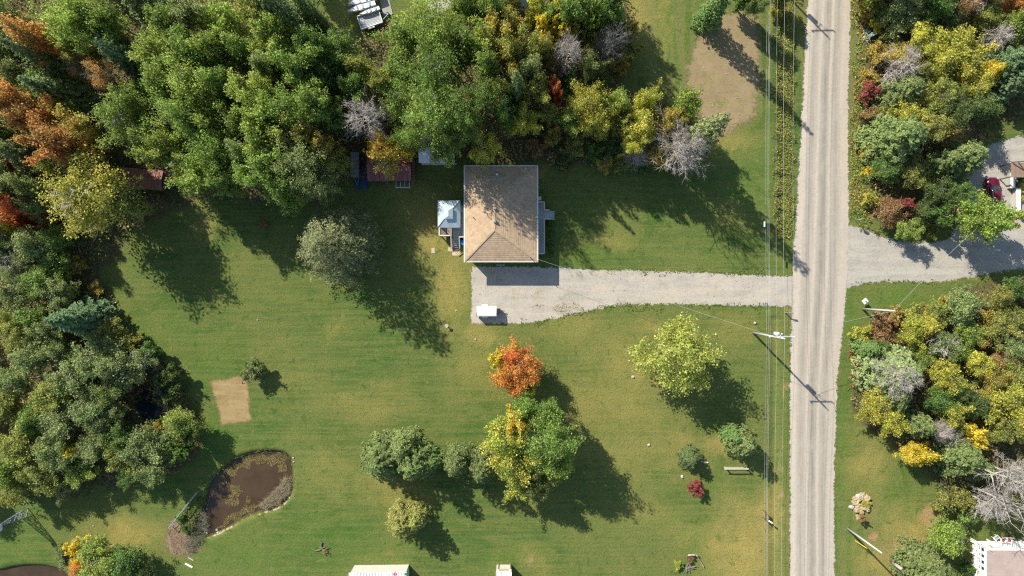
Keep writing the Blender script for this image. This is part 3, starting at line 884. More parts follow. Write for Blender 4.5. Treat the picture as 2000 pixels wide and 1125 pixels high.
def plant_tree(px, py, rp, h, typ, clr, label=None, group=None, sq=1.0, name=None):
    """px, py: middle of the crown in the photograph; rp: its radius there; h: height in metres"""
    if py < 440 and px < 1420 and h > 5:
        h = min(12.5 if 640 < px < 830 else 18.5, h * (1.5 if px > 480 else 1.25))
    zc = h * {'S': 0.33, 'F': 0.5, 'U': 0.5, 'P': 0.45}.get(typ, 0.60)
    base = G(px, py, zc); base.z = 0
    R = 1.1 * rp / PXM * (1 - zc / CAM_H)
    key = typ
    if typ == 'D': key = 'L' if R > 4.1 else ('M' if R > 1.9 else 'U')
    crowns, trunks, R0, H0, _ = PROTO[key]
    i = random.randrange(len(crowns)); j = random.randrange(len(trunks))
    c1, c2, word = CLR[clr]
    nm, kd, cat = KIND[key]
    root = thing(name or nm, label or '', cat, (base.x, base.y, 0), random.uniform(0, 6.28), group)
    s = R / R0
    cr = obj('crown' if key != 'U' else 'foliage', crowns[i], root, scale=(s * sq, s / sq, h / H0))
    tr_ = obj('trunk' if key != 'U' else 'stems', trunks[j], root, scale=(s, s, h / H0 * (0.86 if key in 'LMUTK' else 1.0)))
    f = random.uniform(0.88, 1.12); g = random.uniform(0.95, 1.05)
    cr.color = (c1[0] * f, c1[1] * f * g, c1[2] * f, 1)
    cr['second_colour'] = [c2[0] * f, c2[1] * f * g, c2[2] * f]
    if label is None:
        PENDING.append((root, px, py, word, kd, key, rp))
    return root
PENDING = []

TREES = [
 # upper left wood, from the corner rightwards
 (30, 50, 42, 10, 'D', 'gg'), (-30, 20, 50, 11, 'D', 'g1'), (15, 110, 34, 9, 'D', 'gg'),
 (62, 78, 42, 13, 'D', 'or', 'bright orange tree crown in the wood near the upper left corner'), (95, 98, 22, 8, 'T', 'or'),
 (150, 45, 62, 13, 'D', 'g2', 'big yellowish green tree beside the orange one in the upper left corner'), (205, 30, 45, 12, 'D', 'g1'), (215, 85, 40, 11, 'D', 'g1'),
 (105, 128, 30, 13, 'S', 'dk'), (165, 115, 32, 9, 'D', 'ol'), (250, 118, 34, 12, 'F', 'bg'),
 (205, 152, 34, 11, 'T', 'or'), (165, 140, 25, 8, 'T', 'rb'), (40, 150, 40, 9, 'D', 'gg'), (85, 175, 42, 9, 'D', 'g3'), (130, 190, 38, 11, 'S', 'dk'), (10, 170, 30, 8, 'D', 'ol'),
 (300, 25, 44, 12, 'S', 'dk'), (330, 55, 46, 12, 'D', 'g1'), (385, 30, 42, 12, 'D', 'gg'), (445, 45, 45, 11, 'D', 'g2'), (505, 20, 40, 11, 'D', 'ol'),
 (310, 110, 42, 12, 'D', 'g2'), (365, 100, 48, 13, 'D', 'g1'), (425, 105, 45, 12, 'D', 'g2'), (480, 105, 42, 11, 'D', 'g1'),
 (315, 165, 42, 12, 'D', 'g1'), (375, 165, 50, 13, 'K', 'g2'), (440, 170, 46, 12, 'D', 'g1'), (500, 185, 44, 11, 'D', 'g2'),
 (262, 190, 32, 10, 'D', 'g1'), (250, 245, 54, 12, 'K', 'g1', 'big mid green poplar above the left end of the long rust red shed'), (300, 285, 40, 11, 'D', 'g2'), (285, 232, 20, 7, 'D', 'rb'),
 (345, 230, 46, 13, 'K', 'g1'), (400, 235, 46, 12, 'D', 'g2'), (460, 245, 42, 11, 'D', 'g1'), (335, 285, 40, 11, 'D', 'g2'),
 (415, 300, 46, 12, 'K', 'g1'), (385, 345, 46, 10, 'D', 'g2', 'light green tree at the lawn edge right of the long rust red shed'), (440, 350, 40, 10, 'D', 'g1'), (472, 305, 36, 11, 'D', 'gg'),
 (25, 205, 46, 13, 'D', 'or', 'orange crown at the left edge of the upper left wood'), (75, 225, 42, 12, 'D', 'or'), (70, 262, 24, 8, 'D', 'rb'), (108, 275, 50, 12.5, 'D', 'or', 'large orange gold maple in the wood above the yellow tree'),
 (150, 250, 42, 11, 'D', 'gd'), (165, 290, 34, 8, 'D', 'gd'), (130, 225, 34, 8, 'D', 'ol'), (5, 245, 36, 9, 'D', 'gg'), (20, 275, 26, 8, 'D', 'g3'),
 (48, 302, 40, 9, 'F', 'cg', 'bright soft green conifer near the left edge beside a red shrub'), (16, 325, 15, 4, 'U', 'rd', 'small red shrub beside the soft green conifer at the left edge'),
 (105, 318, 32, 8, 'D', 'ol'), (148, 318, 36, 8, 'T', 'gd'), (20, 360, 38, 9, 'D', 'gg'), (55, 372, 32, 8, 'D', 'gg'),
 (175, 385, 82, 11, 'K', 'yo', 'large spreading olive yellow birch below the long rust red shed'), (245, 390, 48, 9, 'D', 'ol', 'olive tree merging with the big yellow birch on its right side'), (165, 392, 60, 12, 'T', 'yo'),
 (12, 398, 28, 10, 'D', 'rd', 'red maple crown at the left edge above the yellow one'), (32, 425, 18, 6, 'D', 'rd'), (10, 450, 28, 6, 'D', 'ye', 'golden yellow tree at the left edge under the red maple'), (62, 405, 28, 7, 'D', 'gg'), (90, 430, 24, 5, 'U', 'rb'),
 # wood above the sheds
 (562, 45, 44, 14, 'S', 'dk', 'dark green spruce on the lawn edge left of the boat trailers'), (600, 25, 26, 9, 'S', 'dk'), (632, 45, 14, 8, 'S', 'dk'), (530, 75, 40, 11, 'D', 'g2'), (578, 74, 12, 6, 'U', 'or'),
 (610, 100, 44, 10, 'D', 'g3'), (665, 105, 42, 10, 'D', 'g3'), (560, 120, 38, 10, 'D', 'g1'), (520, 130, 32, 10, 'D', 'gg'), (700, 130, 34, 9, 'D', 'ol'),
 (590, 145, 44, 11, 'D', 'g1'), (645, 150, 40, 10, 'D', 'g3'), (540, 172, 24, 6, 'U', 'rb'), (690, 178, 34, 10, 'D', 'g3'),
 (520, 225, 44, 11, 'D', 'g2'), (565, 215, 46, 11, 'K', 'g1'), (618, 210, 42, 11, 'D', 'g1'), (655, 235, 30, 9, 'D', 'g3'), (575, 265, 38, 10, 'D', 'ol'),
 (620, 290, 42, 8, 'D', 'gd'), (655, 315, 30, 7, 'D', 'ol'), (520, 285, 44, 11, 'D', 'g2'),
 (535, 335, 50, 11, 'D', 'g1', 'blue tinged green tree at the lawn edge, left of the dark trailer'), (590, 325, 52, 11, 'K', 'gg'), (620, 360, 42, 9, 'D', 'gg'), (560, 375, 42, 9, 'D', 'g1'), (505, 345, 36, 10, 'D', 'g1'),
 (720, 238, 44, 9, 'X', 'xx', 'grey leafless bushy tree above the gold tree and red roofed shed'),
 (752, 300, 40, 7, 'D', 'gl', 'dull gold tree hanging over the red roofed shed'), (785, 290, 24, 7, 'D', 'gl'), (755, 318, 30, 6.5, 'T', 'gd'),
 (850, 65, 62, 15, 'K', 'g2', 'tall yellow green poplar top below the round gravel patch'), (785, 80, 46, 12, 'D', 'g1'), (900, 95, 46, 14, 'D', 'g1'),
 (790, 140, 50, 14, 'D', 'g1'), (855, 150, 58, 16, 'K', 'g3'), (745, 165, 30, 10, 'D', 'ol'), (780, 200, 44, 13, 'K', 'g1'),
 (845, 220, 60, 15, 'K', 'g1', 'big green poplar hanging over the white shed roof'), (905, 235, 44, 14, 'K', 'g3'), (805, 260, 42, 12, 'K', 'g1'), (868, 285, 40, 6, 'D', 'g2'),
 (945, 290, 34, 7, 'D', 'yo', 'olive yellow round tree just above the roof of the house'), (912, 20, 34, 10, 'D', 'g3'), (955, 25, 40, 11, 'D', 'g1'), (985, 60, 38, 11, 'D', 'go'), (950, 85, 40, 12, 'D', 'g2'), (985, 110, 40, 12, 'D', 'go'), (955, 140, 36, 12, 'D', 'g1'), (945, 190, 36, 13, 'K', 'g3'),
 (1000, 18, 26, 4, 'U', 'gd'), (988, 40, 16, 4, 'U', 'or'), (1045, 22, 28, 7, 'D', 'yo'), (1075, 30, 30, 8, 'D', 'g1'), (1125, 12, 46, 11, 'D', 'g3'), (1185, 15, 42, 11, 'D', 'g3'), (1095, 20, 30, 9, 'D', 'yo'),
 (1160, 38, 26, 9, 'D', 'g2'), (1070, 62, 26, 8, 'D', 'ye', 'bright yellow tree in the wood above the grey starry tree'), (1105, 52, 26, 8, 'D', 'ye'), (1140, 60, 24, 8, 'D', 'ol'),
 (1107, 113, 32, 9, 'X', 'xx', 'pale grey starry leafless tree below the bright yellow tree'), (1155, 125, 28, 8, 'D', 'gg'), (1195, 90, 32, 9, 'B', 'xx'), (1180, 105, 22, 8, 'B', 'xx'), (1200, 60, 22, 8, 'D', 'dk'),
 (1020, 95, 38, 11, 'D', 'ol'), (1030, 140, 38, 11, 'D', 'gg'), (1060, 100, 28, 9, 'D', 'ol'), (985, 160, 36, 11, 'D', 'ol'), (1040, 185, 34, 10, 'D', 'ol'), (1008, 195, 30, 12, 'S', 'dk'), (1082, 178, 18, 9, 'D', 'rd', 'small red crown in the wood below the starry grey tree'),
 (1025, 235, 32, 8, 'D', 'yo'), (990, 225, 28, 10, 'D', 'g3'), (1110, 160, 24, 7, 'D', 'g3'), (1065, 215, 26, 7, 'D', 'ol'),
 (1145, 205, 46, 9, 'K', 'yo', 'olive yellow tree at the middle of the hedgerow above the lawn'), (1165, 240, 36, 8, 'D', 'yo'), (1120, 235, 28, 8, 'D', 'g2'), (1210, 200, 32, 8, 'D', 'g2'), (1215, 235, 22, 7, 'D', 'ol'),
 (1262, 195, 28, 8, 'D', 'yo'), (1255, 245, 42, 8, 'D', 'yo'), (1240, 280, 28, 7, 'D', 'yo'), (1310, 240, 32, 7, 'D', 'gd'), (1338, 205, 34, 7, 'D', 'g2', 'yellowish green round tree beside the bare soil plot'), (1290, 305, 26, 6, 'D', 'gd'),
 (1310, 290, 56, 9, 'W', 'xx', 'leafless white limbed birch at the right end of the hedgerow'), (1330, 295, 46, 8, 'X', 'xx'), (1240, 305, 26, 5, 'X', 'xx'),
 (1378, 262, 36, 13, 'F', 'gg', 'grey green conifer at the end of the hedgerow by the white birch'),
 (1045, 290, 20, 3, 'U', 'rb'), (1080, 265, 22, 3.5, 'U', 'gd'), (1120, 290, 24, 3.2, 'U', 'ol'), (1160, 300, 22, 3, 'U', 'g3'), (1195, 285, 22, 3, 'U', 'dk'), (1180, 320, 18, 2.4, 'U', 'gd'), (1215, 318, 20, 2.6, 'U', 'ol'), (1255, 325, 18, 2.2, 'U', 'g3'), (1100, 315, 18, 2.2, 'U', 'dk'), (1060, 250, 18, 3, 'U', 'g3'),
 (1235, 60, 16, 4, 'U', 'gd'), (1232, 100, 20, 3.4, 'U', 'ol'), (1210, 130, 20, 4, 'U', 'gd'), (1180, 165, 22, 4.5, 'D', 'g3'),
 (1398, 14, 27, 11, 'S', 'g3', 'green spruce casting a pointed shadow onto the bare soil plot'), (1478, 4, 26, 8, 'D', 'dk'), (1455, -8, 20, 7, 'D', 'g3'),
 (1530, -12, 24, 6, 'D', 'ol'), (1515, 20, 14, 2.5, 'U', 'yo'),
 # right of the road, upper part
 (1700, 10, 22, 4, 'U', 'yo'), (1690, 30, 14, 2.5, 'U', 'gd'), (1765, 25, 42, 7, 'D', 'gg'), (1730, 15, 24, 6, 'D', 'cg'), (1828, 12, 36, 8, 'D', 'g3'), (1850, 45, 28, 6, 'D', 'dk'), (1895, 10, 34, 7, 'T', 'rb'), (1925, 35, 30, 6, 'D', 'ol'), (1715, 48, 15, 2.5, 'U', 'ye'),
 (1982, 52, 40, 7, 'D', 'g2', 'yellowish green tree at the right edge near the upper right corner'), (1945, 75, 26, 6, 'X', 'xx'), (1985, 5, 26, 6, 'D', 'or'),
 (1810, 85, 44, 7, 'D', 'yo'), (1865, 85, 44, 7, 'D', 'yo', 'big olive yellow tree in the thicket left of the upper right corner'), (1890, 125, 44, 7, 'D', 'yo'), (1840, 130, 46, 7, 'D', 'yo'), (1765, 110, 40, 6, 'T', 'gd'), (1740, 75, 24, 4, 'D', 'cg'), (1760, 130, 34, 6, 'X', 'xx'), (1720, 105, 26, 4, 'U', 'gd'), (1800, 150, 30, 6, 'D', 'ol'), (1905, 170, 34, 7, 'D', 'yo'), (1935, 135, 26, 6, 'D', 'ye'),
 (1975, 122, 40, 9, 'F', 'bg'), (1965, 165, 34, 8, 'S', 'bg'), (1700, 150, 20, 2.8, 'U', 'gd'), (1698, 182, 22, 3, 'U', 'pu', 'purple red shrub beside the road in the upper right thicket'), (1768, 178, 42, 7, 'F', 'cg'), (1778, 215, 34, 6, 'D', 'yo', 'bright yellow green tree under the soft green conifer, right of the road'), (1830, 190, 40, 7, 'D', 'ol'), (1870, 215, 40, 8, 'D', 'dk'), (1920, 205, 34, 8, 'D', 'dk'), (1700, 225, 22, 3, 'U', 'rb'), (1735, 225, 20, 4, 'U', 'ol'),
 (1758, 268, 58, 9, 'F', 'cg', 'largest grey green feathery conifer right of the road'), (1822, 255, 36, 8, 'D', 'ol'), (1860, 265, 28, 6, 'D', 'rb'), (1885, 308, 46, 8, 'F', 'cg', 'feathery conifer just left of the parked red car'), (1845, 315, 28, 7, 'F', 'cg'), (1730, 330, 36, 5, 'D', 'g3'), (1790, 340, 34, 5, 'D', 'ol'), (1700, 335, 16, 2.4, 'U', 'ye'), (1832, 370, 32, 6, 'D', 'dk'), (1870, 380, 26, 7, 'D', 'g3'), (1695, 300, 16, 2.5, 'U', 'gd'),
 (1735, 410, 34, 4, 'D', 'rb', 'red brown shrubby tree beside the mouth of the side driveway'), (1765, 400, 20, 4, 'U', 'pu'), (1775, 446, 27, 4.5, 'D', 'g2', 'yellowish green round shrub overhanging the side driveway'), (1700, 390, 18, 2.5, 'U', 'yo'), (1805, 415, 26, 4.5, 'D', 'dk'), (1840, 420, 24, 6, 'D', 'g3'), (1820, 455, 12, 2, 'U', 'ol'),
 (1925, 424, 52, 9, 'D', 'g2', 'green tree beside the side driveway hiding the back of the red car'), (1893, 430, 26, 8, 'D', 'g2'), (1965, 430, 22, 7, 'D', 'yo'),
 # right of the road, lower part
 (1722, 628, 26, 2.8, 'U', 'rb', 'rust brown shrub at the foot of the leaning white pole'), (1750, 615, 18, 2, 'U', 'gd'), (1680, 652, 20, 2.6, 'U', 'yo'), (1708, 655, 20, 2.4, 'U', 'rb'), (1735, 660, 20, 2.6, 'U', 'rb'), (1790, 615, 24, 3, 'U', 'ol'), (1830, 610, 26, 4, 'D', 'ol'),
 (1885, 602, 44, 6, 'D', 'gg'), (1925, 625, 22, 4, 'D', 'gd'), (1985, 562, 26, 5, 'D', 'g3'), (1955, 585, 30, 5, 'D', 'ol'), (1860, 590, 20, 4, 'D', 'gd'),
 (1785, 648, 34, 5, 'D', 'yo', 'olive yellow tree below and right of the leaning white pole'), (1815, 640, 26, 5, 'D', 'yo'), (1845, 675, 32, 6, 'T', 'gg'), (1895, 650, 32, 5, 'D', 'g2'), (1945, 645, 34, 5, 'D', 'ol'), (1980, 620, 30, 5, 'D', 'ol'), (1985, 675, 34, 5, 'D', 'gg'), (1920, 665, 18, 4, 'D', 'or'), (1960, 700, 26, 4, 'D', 'rb'),
 (1697, 682, 24, 5, 'F', 'g3'), (1725, 690, 24, 4, 'D', 'g3'), (1750, 728, 58, 8, 'F', 'gg', 'big grey green conifer with a bare middle right of the road'), (1748, 735, 36, 8.5, 'X', 'xx'), (1800, 700, 26, 4, 'D', 'g2'), (1850, 735, 38, 6, 'D', 'yo'), (1910, 715, 32, 5, 'D', 'yo'), (1875, 690, 24, 4, 'D', 'g2'), (1880, 765, 26, 5, 'D', 'dk'), (1940, 740, 30, 5, 'D', 'go'), (1985, 730, 34, 5, 'D', 'ol'),
 (1715, 795, 40, 5, 'D', 'yo', 'olive yellow tree closest to the road at the lower thicket'), (1745, 820, 34, 5, 'D', 'yo'), (1745, 775, 40, 6, 'F', 'cg'), (1795, 830, 32, 7, 'F', 'cg'), (1835, 780, 34, 6, 'D', 'g3'), (1860, 812, 30, 6, 'D', 'yo'), (1905, 790, 32, 5, 'D', 'dk'), (1960, 785, 48, 6, 'D', 'yo', 'wide olive yellow tree at the right edge of the lower thicket'), (1995, 830, 34, 6, 'D', 'ol'), (1908, 852, 24, 5, 'D', 'ye', 'small golden tree above the white limbed birches'), (1860, 855, 26, 5, 'T', 'gg'), (1955, 845, 28, 5, 'D', 'ol'), (1835, 840, 22, 5, 'X', 'xx'),
 (1778, 888, 26, 5, 'D', 'ye'), (1812, 893, 24, 5, 'D', 'ye', 'golden yellow tree on the lawn edge of the lower thicket'), (1880, 892, 44, 7, 'F', 'cg'), (1915, 915, 28, 6, 'F', 'cg'),
 (1970, 935, 52, 15, 'W', 'xx', 'leafless white limbed birch above the white decked house'), (1978, 985, 50, 14, 'W', 'xx', 'lower of the two leafless birches above the white decked house'), (1990, 930, 40, 8, 'X', 'xx'), (1935, 985, 34, 6, 'X', 'xx'), (1985, 975, 34, 5, 'D', 'ol'),
 (1845, 985, 28, 3.4, 'U', 'ol'), (1880, 975, 24, 3, 'U', 'ol'), (1858, 1052, 46, 6, 'D', 'g2', 'yellow green tree at the corner of the white deck'), (1812, 1112, 52, 6, 'F', 'cg', 'soft green conifer at the bottom left of the white decked house'), (1890, 1010, 20, 2.4, 'U', 'g3'), (1890, 1112, 18, 2, 'U', 'g3'),
 # left wood below the birch
 (55, 480, 44, 8, 'D', 'gg'), (105, 470, 32, 7, 'D', 'g1'), (110, 512, 34, 6, 'D', 'g1'), (25, 520, 34, 7, 'T', 'gg'), (148, 520, 20, 3, 'U', 'gd'), (5, 480, 34, 7, 'D', 'gg'), (145, 470, 20, 3, 'U', 'dk'),
 (75, 550, 38, 7, 'D', 'g1'), (30, 572, 38, 7, 'D', 'gg'), (110, 575, 34, 7, 'D', 'gg'), (60, 615, 38, 7, 'D', 'g1'), (10, 625, 34, 7, 'D', 'ol'), (140, 560, 24, 4, 'U', 'g3'), (185, 565, 18, 1.8, 'U', 'gd'),
 (165, 622, 42, 12, 'S', 'bg', 'blue green spruce leaning out at the edge of the left wood'), (95, 650, 34, 7, 'D', 'gg'), (35, 660, 36, 7, 'D', 'ol'), (215, 645, 28, 5, 'D', 'ol'), (255, 665, 22, 4, 'U', 'ol'), (290, 690, 22, 4, 'U', 'g3'),
 (190, 700, 50, 8, 'D', 'gg', 'pale grey green willow beside the lawn in the left wood'), (145, 735, 44, 8, 'D', 'gg'), (240, 720, 44, 8, 'D', 'gg'), (275, 705, 30, 6, 'T', 'gg'), (60, 705, 42, 8, 'D', 'gg'), (100, 770, 42, 8, 'D', 'ol'), (30, 745, 40, 8, 'D', 'gg'), (10, 800, 42, 8, 'D', 'ol'), (225, 755, 36, 7, 'D', 'cg'), (330, 735, 24, 4, 'U', 'dk'), (340, 770, 22, 3.5, 'U', 'dk'), (115, 695, 34, 7, 'D', 'gg'),
 (175, 790, 44, 8, 'D', 'gg'), (120, 825, 44, 8, 'D', 'gg'), (60, 820, 40, 8, 'D', 'g1'), (50, 870, 46, 8, 'D', 'ol'), (110, 885, 42, 8, 'D', 'gg'), (140, 878, 16, 7.5, 'D', 'ye'), (15, 905, 42, 8, 'D', 'g2'), (80, 930, 42, 7, 'D', 'ol'), (30, 955, 36, 6, 'D', 'ol'), (230, 845, 34, 7, 'D', 'g3'), (215, 810, 30, 7, 'D', 'gg'),
 (275, 880, 46, 7, 'D', 'gg', 'grey green tree between the dark pool and the pond'), (345, 830, 40, 6, 'D', 'g2', 'yellowish green tree right of the dark pool'), (310, 870, 34, 6, 'D', 'gg'), (300, 920, 32, 6, 'D', 'gg'), (235, 895, 34, 6, 'D', 'ol'), (185, 875, 36, 7, 'D', 'gg'), (155, 920, 32, 6, 'D', 'g2'), (125, 950, 26, 5, 'D', 'gg'), (250, 930, 26, 5, 'D', 'g3'), (345, 880, 24, 5, 'D', 'g3'), (372, 850, 20, 5, 'D', 'dk'), (195, 835, 30, 7, 'D', 'gg'), (300, 845, 22, 4, 'U', 'gd'),
 # trees standing on the lawns
 (652, 480, 80, 15, 'P', 'og', 'big lone grey green tree on the lawn left of the gazebo'),
 (515, 438, 9, 0.9, 'U', 'rb', 'tiny greyish purple bush alone in the tree shadow on the upper lawn'),
 (496, 725, 25, 3.2, 'U', 'gg', 'small round bush at the top right corner of the straw garden patch'),
 (1010, 714, 49, 7.5, 'L', 'om', 'flame orange maple on the lawn below the driveway'), (998, 744, 36, 6, 'D', 'om'), (978, 706, 24, 7, 'D', 'ye'), (1036, 752, 20, 5.5, 'D', 'ly'),
 (1321, 693, 76, 10, 'L', 'li', 'lime green tree on the lawn between the driveway and road'),
 (1066, 858, 60, 12.5, 'L', 'g1', 'large green tree below the flame orange maple'), (985, 850, 46, 11, 'D', 'ly', 'yellow turning tree joined to the large green one'), (1005, 905, 48, 10.5, 'D', 'ly'), (1005, 822, 26, 12, 'D', 'gl'), (1085, 905, 38, 10, 'D', 'g2'), (1070, 810, 34, 10, 'D', 'g1'), (1052, 948, 32, 8, 'D', 'cg'), (1020, 950, 36, 7, 'D', 'ly'), (1030, 800, 34, 9, 'D', 'g1'),
 (745, 900, 46, 8, 'F', 'cg', 'leftmost soft green conifer of the lawn clump right of the pond'), (788, 874, 32, 8, 'F', 'cg'), (808, 906, 40, 9.5, 'F', 'cg', 'middle conifer of the lawn clump right of the pond'), (842, 902, 24, 6, 'F', 'g3'), (891, 905, 32, 8.5, 'F', 'cg', 'separate soft green conifer left of the large green tree'), (938, 918, 32, 7.5, 'F', 'cg', 'soft green conifer touching the yellow turning tree'), (722, 872, 8, 1.5, 'U', 'ye'),
 (783, 1022, 33, 6.5, 'F', 'ol', 'bronze green cone shaped bush near the bottom lawn'), (812, 1016, 24, 6, 'F', 'ol'),
 (195, 1092, 50, 6, 'D', 'g2', 'green maple at the bottom left corner lawn'), (160, 1112, 26, 5, 'D', 'om', 'orange turned side bough tree at the bottom left'), (150, 1075, 24, 4.5, 'D', 'ye'), (250, 1100, 38, 5.5, 'D', 'g3'), (125, 1085, 22, 3, 'U', 'gg'), (285, 1118, 26, 4, 'D', 'dk'),
 (1350, 896, 23, 3.6, 'F', 'dk', 'small dark green conical bush by the rail fence'), (1361, 953, 17, 2.0, 'U', 'pu', 'dark purple red bush on the right hand lawn'), (1452, 868, 31, 6.0, 'F', 'cg', 'dense conifer behind the rail fence near the power lines'), (1433, 852, 20, 5, 'F', 'g3'),
 (1075, 438, 7, 0.9, 'U', 'g3', 'topmost of the five clipped shrubs along the front deck'), (1076, 453, 7, 0.9, 'U', 'g3', 'second shrub from the top along the front deck'), (1076, 466, 7, 0.9, 'U', 'g3', 'middle shrub of the five along the front deck'), (1076, 480, 7, 0.9, 'U', 'g3', 'fourth shrub from the top along the front deck'), (1075, 494, 6, 0.8, 'U', 'g3', 'lowest of the five clipped shrubs along the front deck'),
 (1998, 368, 9, 0.9, 'U', 'ye', 'yellow flowering bush beside the white patio wall, topmost'), (1998, 388, 8, 0.9, 'U', 'ye', 'yellow flowering bush in the middle along the white patio wall'), (1998, 418, 9, 0.9, 'U', 'yo', 'yellow green bush at the lower end of the white patio wall'), (1984, 362, 4, 0.8, 'U', 'pu', 'tuft of mauve flowers between the two white patio walls'), (1994, 352, 8, 0.8, 'U', 'g3', 'green bush in the patio corner under the orange cushion'),
 (1324, 1104, 10, 0.9, 'U', 'ly', 'yellow leaved shrub beside the driftwood at the bottom lawn'), (1348, 1092, 8, 0.8, 'U', 'rb', 'reddish plant ringed by driftwood at the bottom lawn'),
 (634, 1078, 5, 0.5, 'U', 'gd', 'brown plant growing at the broken stump on the bottom lawn'),
 (1691, 985, 10, 0.7, 'U', 'yo', 'straw coloured plant in the middle of the stump bed'), (1683, 1012, 8, 1.9, 'U', 'rb', 'thin dry shrub at the lower end of the stump bed'),
 (362, 1035, 12, 1.2, 'U', 'g3', 'green plant behind the pond rail'), (350, 1010, 10, 1.0, 'U', 'g1', 'light green plant behind the pond rail near its top end'),
]
# the same woods go on past the edges of the picture
q = random.Random(5)
for _ in range(46):
    side = q.random()
    if side < 0.35: px, py = q.uniform(-170, -50), q.uniform(-120, 960)
    elif side < 0.7: px, py = q.uniform(-50, 1200), q.uniform(-140, -50)
    elif side < 0.85: px, py = q.uniform(2050, 2160), q.choice([q.uniform(-100, 220), q.uniform(560, 980)])
    else: px, py = q.uniform(1700, 2000), q.uniform(-130, -40)
    if 600 < px < 900 and py < 0: continue
    TREES.append((px, py, q.uniform(36, 56), q.uniform(8, 12), 'D', q.choice(['g1', 'g2', 'gg', 'g3', 'ol', 'yo'])))

for t in TREES:
    plant_tree(*t[:6], label=t[6] if len(t) > 6 else None)
# labels of the many: colour, size, kind and the way to the nearest thing one can find
from collections import defaultdict
byk = defaultdict(list)
for root, px, py, word, kd, key, rp in PENDING:
    s, mname, dist = where(px, py)
    byk[(word, kd, s, mname)].append((dist, root))
for (word, kd, s, mname), lst in byk.items():
    lst.sort(key=lambda e: e[0])
    for i, (dist, root) in enumerate(lst):
        base = '%s %s %s %s' % (word, kd, s, mname)
        root['label'] = base if len(lst) == 1 else '%s, %s' % (base, ORD[min(i, 11)])

# ------------------------------------------------------------------ undergrowth and rough growth
scatter('undergrowth', 'tangle of low shrubs, dead leaves and brambles under the trees', 'undergrowth', [WOOD_A, WOOD_B, WOOD_C], 20, (0.1, 2.2), (0.08, 0.22),
        [(0.09, 0.11, 0.04), (0.12, 0.17, 0.05), (0.18, 0.21, 0.07), (0.24, 0.19, 0.09), (0.30, 0.19, 0.10), (0.34, 0.28, 0.10), (0.18, 0.21, 0.07)], 31, 0.8)
scatter('roadside_weeds', 'golden and green tall weeds in the ditch left of the road', 'weeds',
        [[(1512, 95), (1552, 95), (1548, 300), (1545, 470), (1508, 462), (1510, 260)], [(1505, -160), (1562, -160), (1556, 40), (1548, 95), (1512, 95)]], 85, (0.10, 0.75), (0.06, 0.13),
        [(0.13, 0.17, 0.04), (0.20, 0.23, 0.05), (0.30, 0.29, 0.07), (0.44, 0.35, 0.08), (0.40, 0.29, 0.09), (0.26, 0.20, 0.08), (0.27, 0.28, 0.06)], 32, 2.8, mix=0.55)
scatter('verge_weeds', 'leafy green and yellow verge growth right of the road', 'weeds',
        [[(1660, -160), (1700, -160), (1700, 60), (1690, 420), (1712, 450), (1662, 436), (1658, 300), (1664, 60)]], 46, (0.08, 0.8), (0.06, 0.14),
        [(0.10, 0.17, 0.035), (0.16, 0.24, 0.05), (0.22, 0.27, 0.055), (0.38, 0.34, 0.07), (0.46, 0.33, 0.08), (0.30, 0.17, 0.08)], 33, 1.8, mix=0.24)
scatter('verge_brush', 'rusty low brush along the lower road verge', 'weeds',
        [[(1664, 650), (1690, 640), (1700, 700), (1690, 800), (1662, 770), (1655, 700)], [(1700, 640), (1760, 610), (1850, 590), (1790, 640), (1720, 670)]], 40, (0.06, 0.7), (0.06, 0.14),
        [(0.12, 0.13, 0.03), (0.30, 0.15, 0.05), (0.40, 0.20, 0.06), (0.26, 0.22, 0.05), (0.34, 0.12, 0.05)], 34, 1.3)
scatter('wood_edge_grass', 'long pale grass along the edge of the left wood', 'grass',
        [[(175, 560), (215, 560), (240, 640), (225, 660), (195, 640)], [(250, 660), (290, 660), (360, 730), (400, 820), (385, 830), (330, 740)]], 30, (0.05, 0.5), (0.06, 0.16),
        [(0.12, 0.14, 0.04), (0.22, 0.20, 0.07), (0.40, 0.31, 0.15), (0.30, 0.24, 0.11)], 35, 1.3)
scatter('driveway_weeds', 'flat yellow green weeds breaking through the driveway gravel', 'weeds',
        [[(1035, 605), (1070, 590), (1110, 590), (1150, 595), (1140, 606), (1090, 614), (1045, 622)]], 60, (0.01, 0.08), (0.04, 0.10),
        [(0.13, 0.16, 0.03), (0.28, 0.24, 0.07), (0.34, 0.26, 0.09)], 36, 1.1, cull=0.35)
scatter('driveway_edge_grass', 'tufts of taller grass along the lower edge of the driveway', 'grass',
        [[(1000, 629), (1080, 619), (1130, 608), (1180, 597), (1230, 591), (1500, 594), (1500, 600), (1235, 600), (1180, 607), (1130, 618), (1080, 628), (1000, 638)],
         [(1180, 522), (1330, 526), (1500, 532), (1500, 540), (1330, 534), (1180, 531)], [(1660, 556), (1750, 544), (1830, 548), (1830, 556), (1750, 553), (1690, 558)]], 34, (0.03, 0.22), (0.04, 0.11),
        [(0.07, 0.13, 0.02), (0.10, 0.16, 0.03), (0.16, 0.19, 0.045)], 37, 2.0)
scatter('pond_weed', 'golden brown algae mats floating round the rim of the pond', 'pond weed',
        [[(432, 925), (455, 902), (486, 890), (520, 884), (553, 888), (563, 900), (560, 930), (548, 925), (545, 908), (505, 905), (470, 915), (445, 940), (425, 955), (418, 945)],
         [(440, 958), (455, 950), (472, 958), (468, 980), (480, 975), (500, 985), (520, 990), (480, 1004), (450, 1022), (420, 1038), (430, 1020), (455, 1000), (445, 980)]], 170, (0.0, 0.05), (0.05, 0.13),
        [(0.11, 0.09, 0.035), (0.17, 0.14, 0.05), (0.23, 0.19, 0.07), (0.17, 0.12, 0.05)], 38, 2.0, z0=-0.61, tilt=0.25, cull=0.3, mix=0.3)
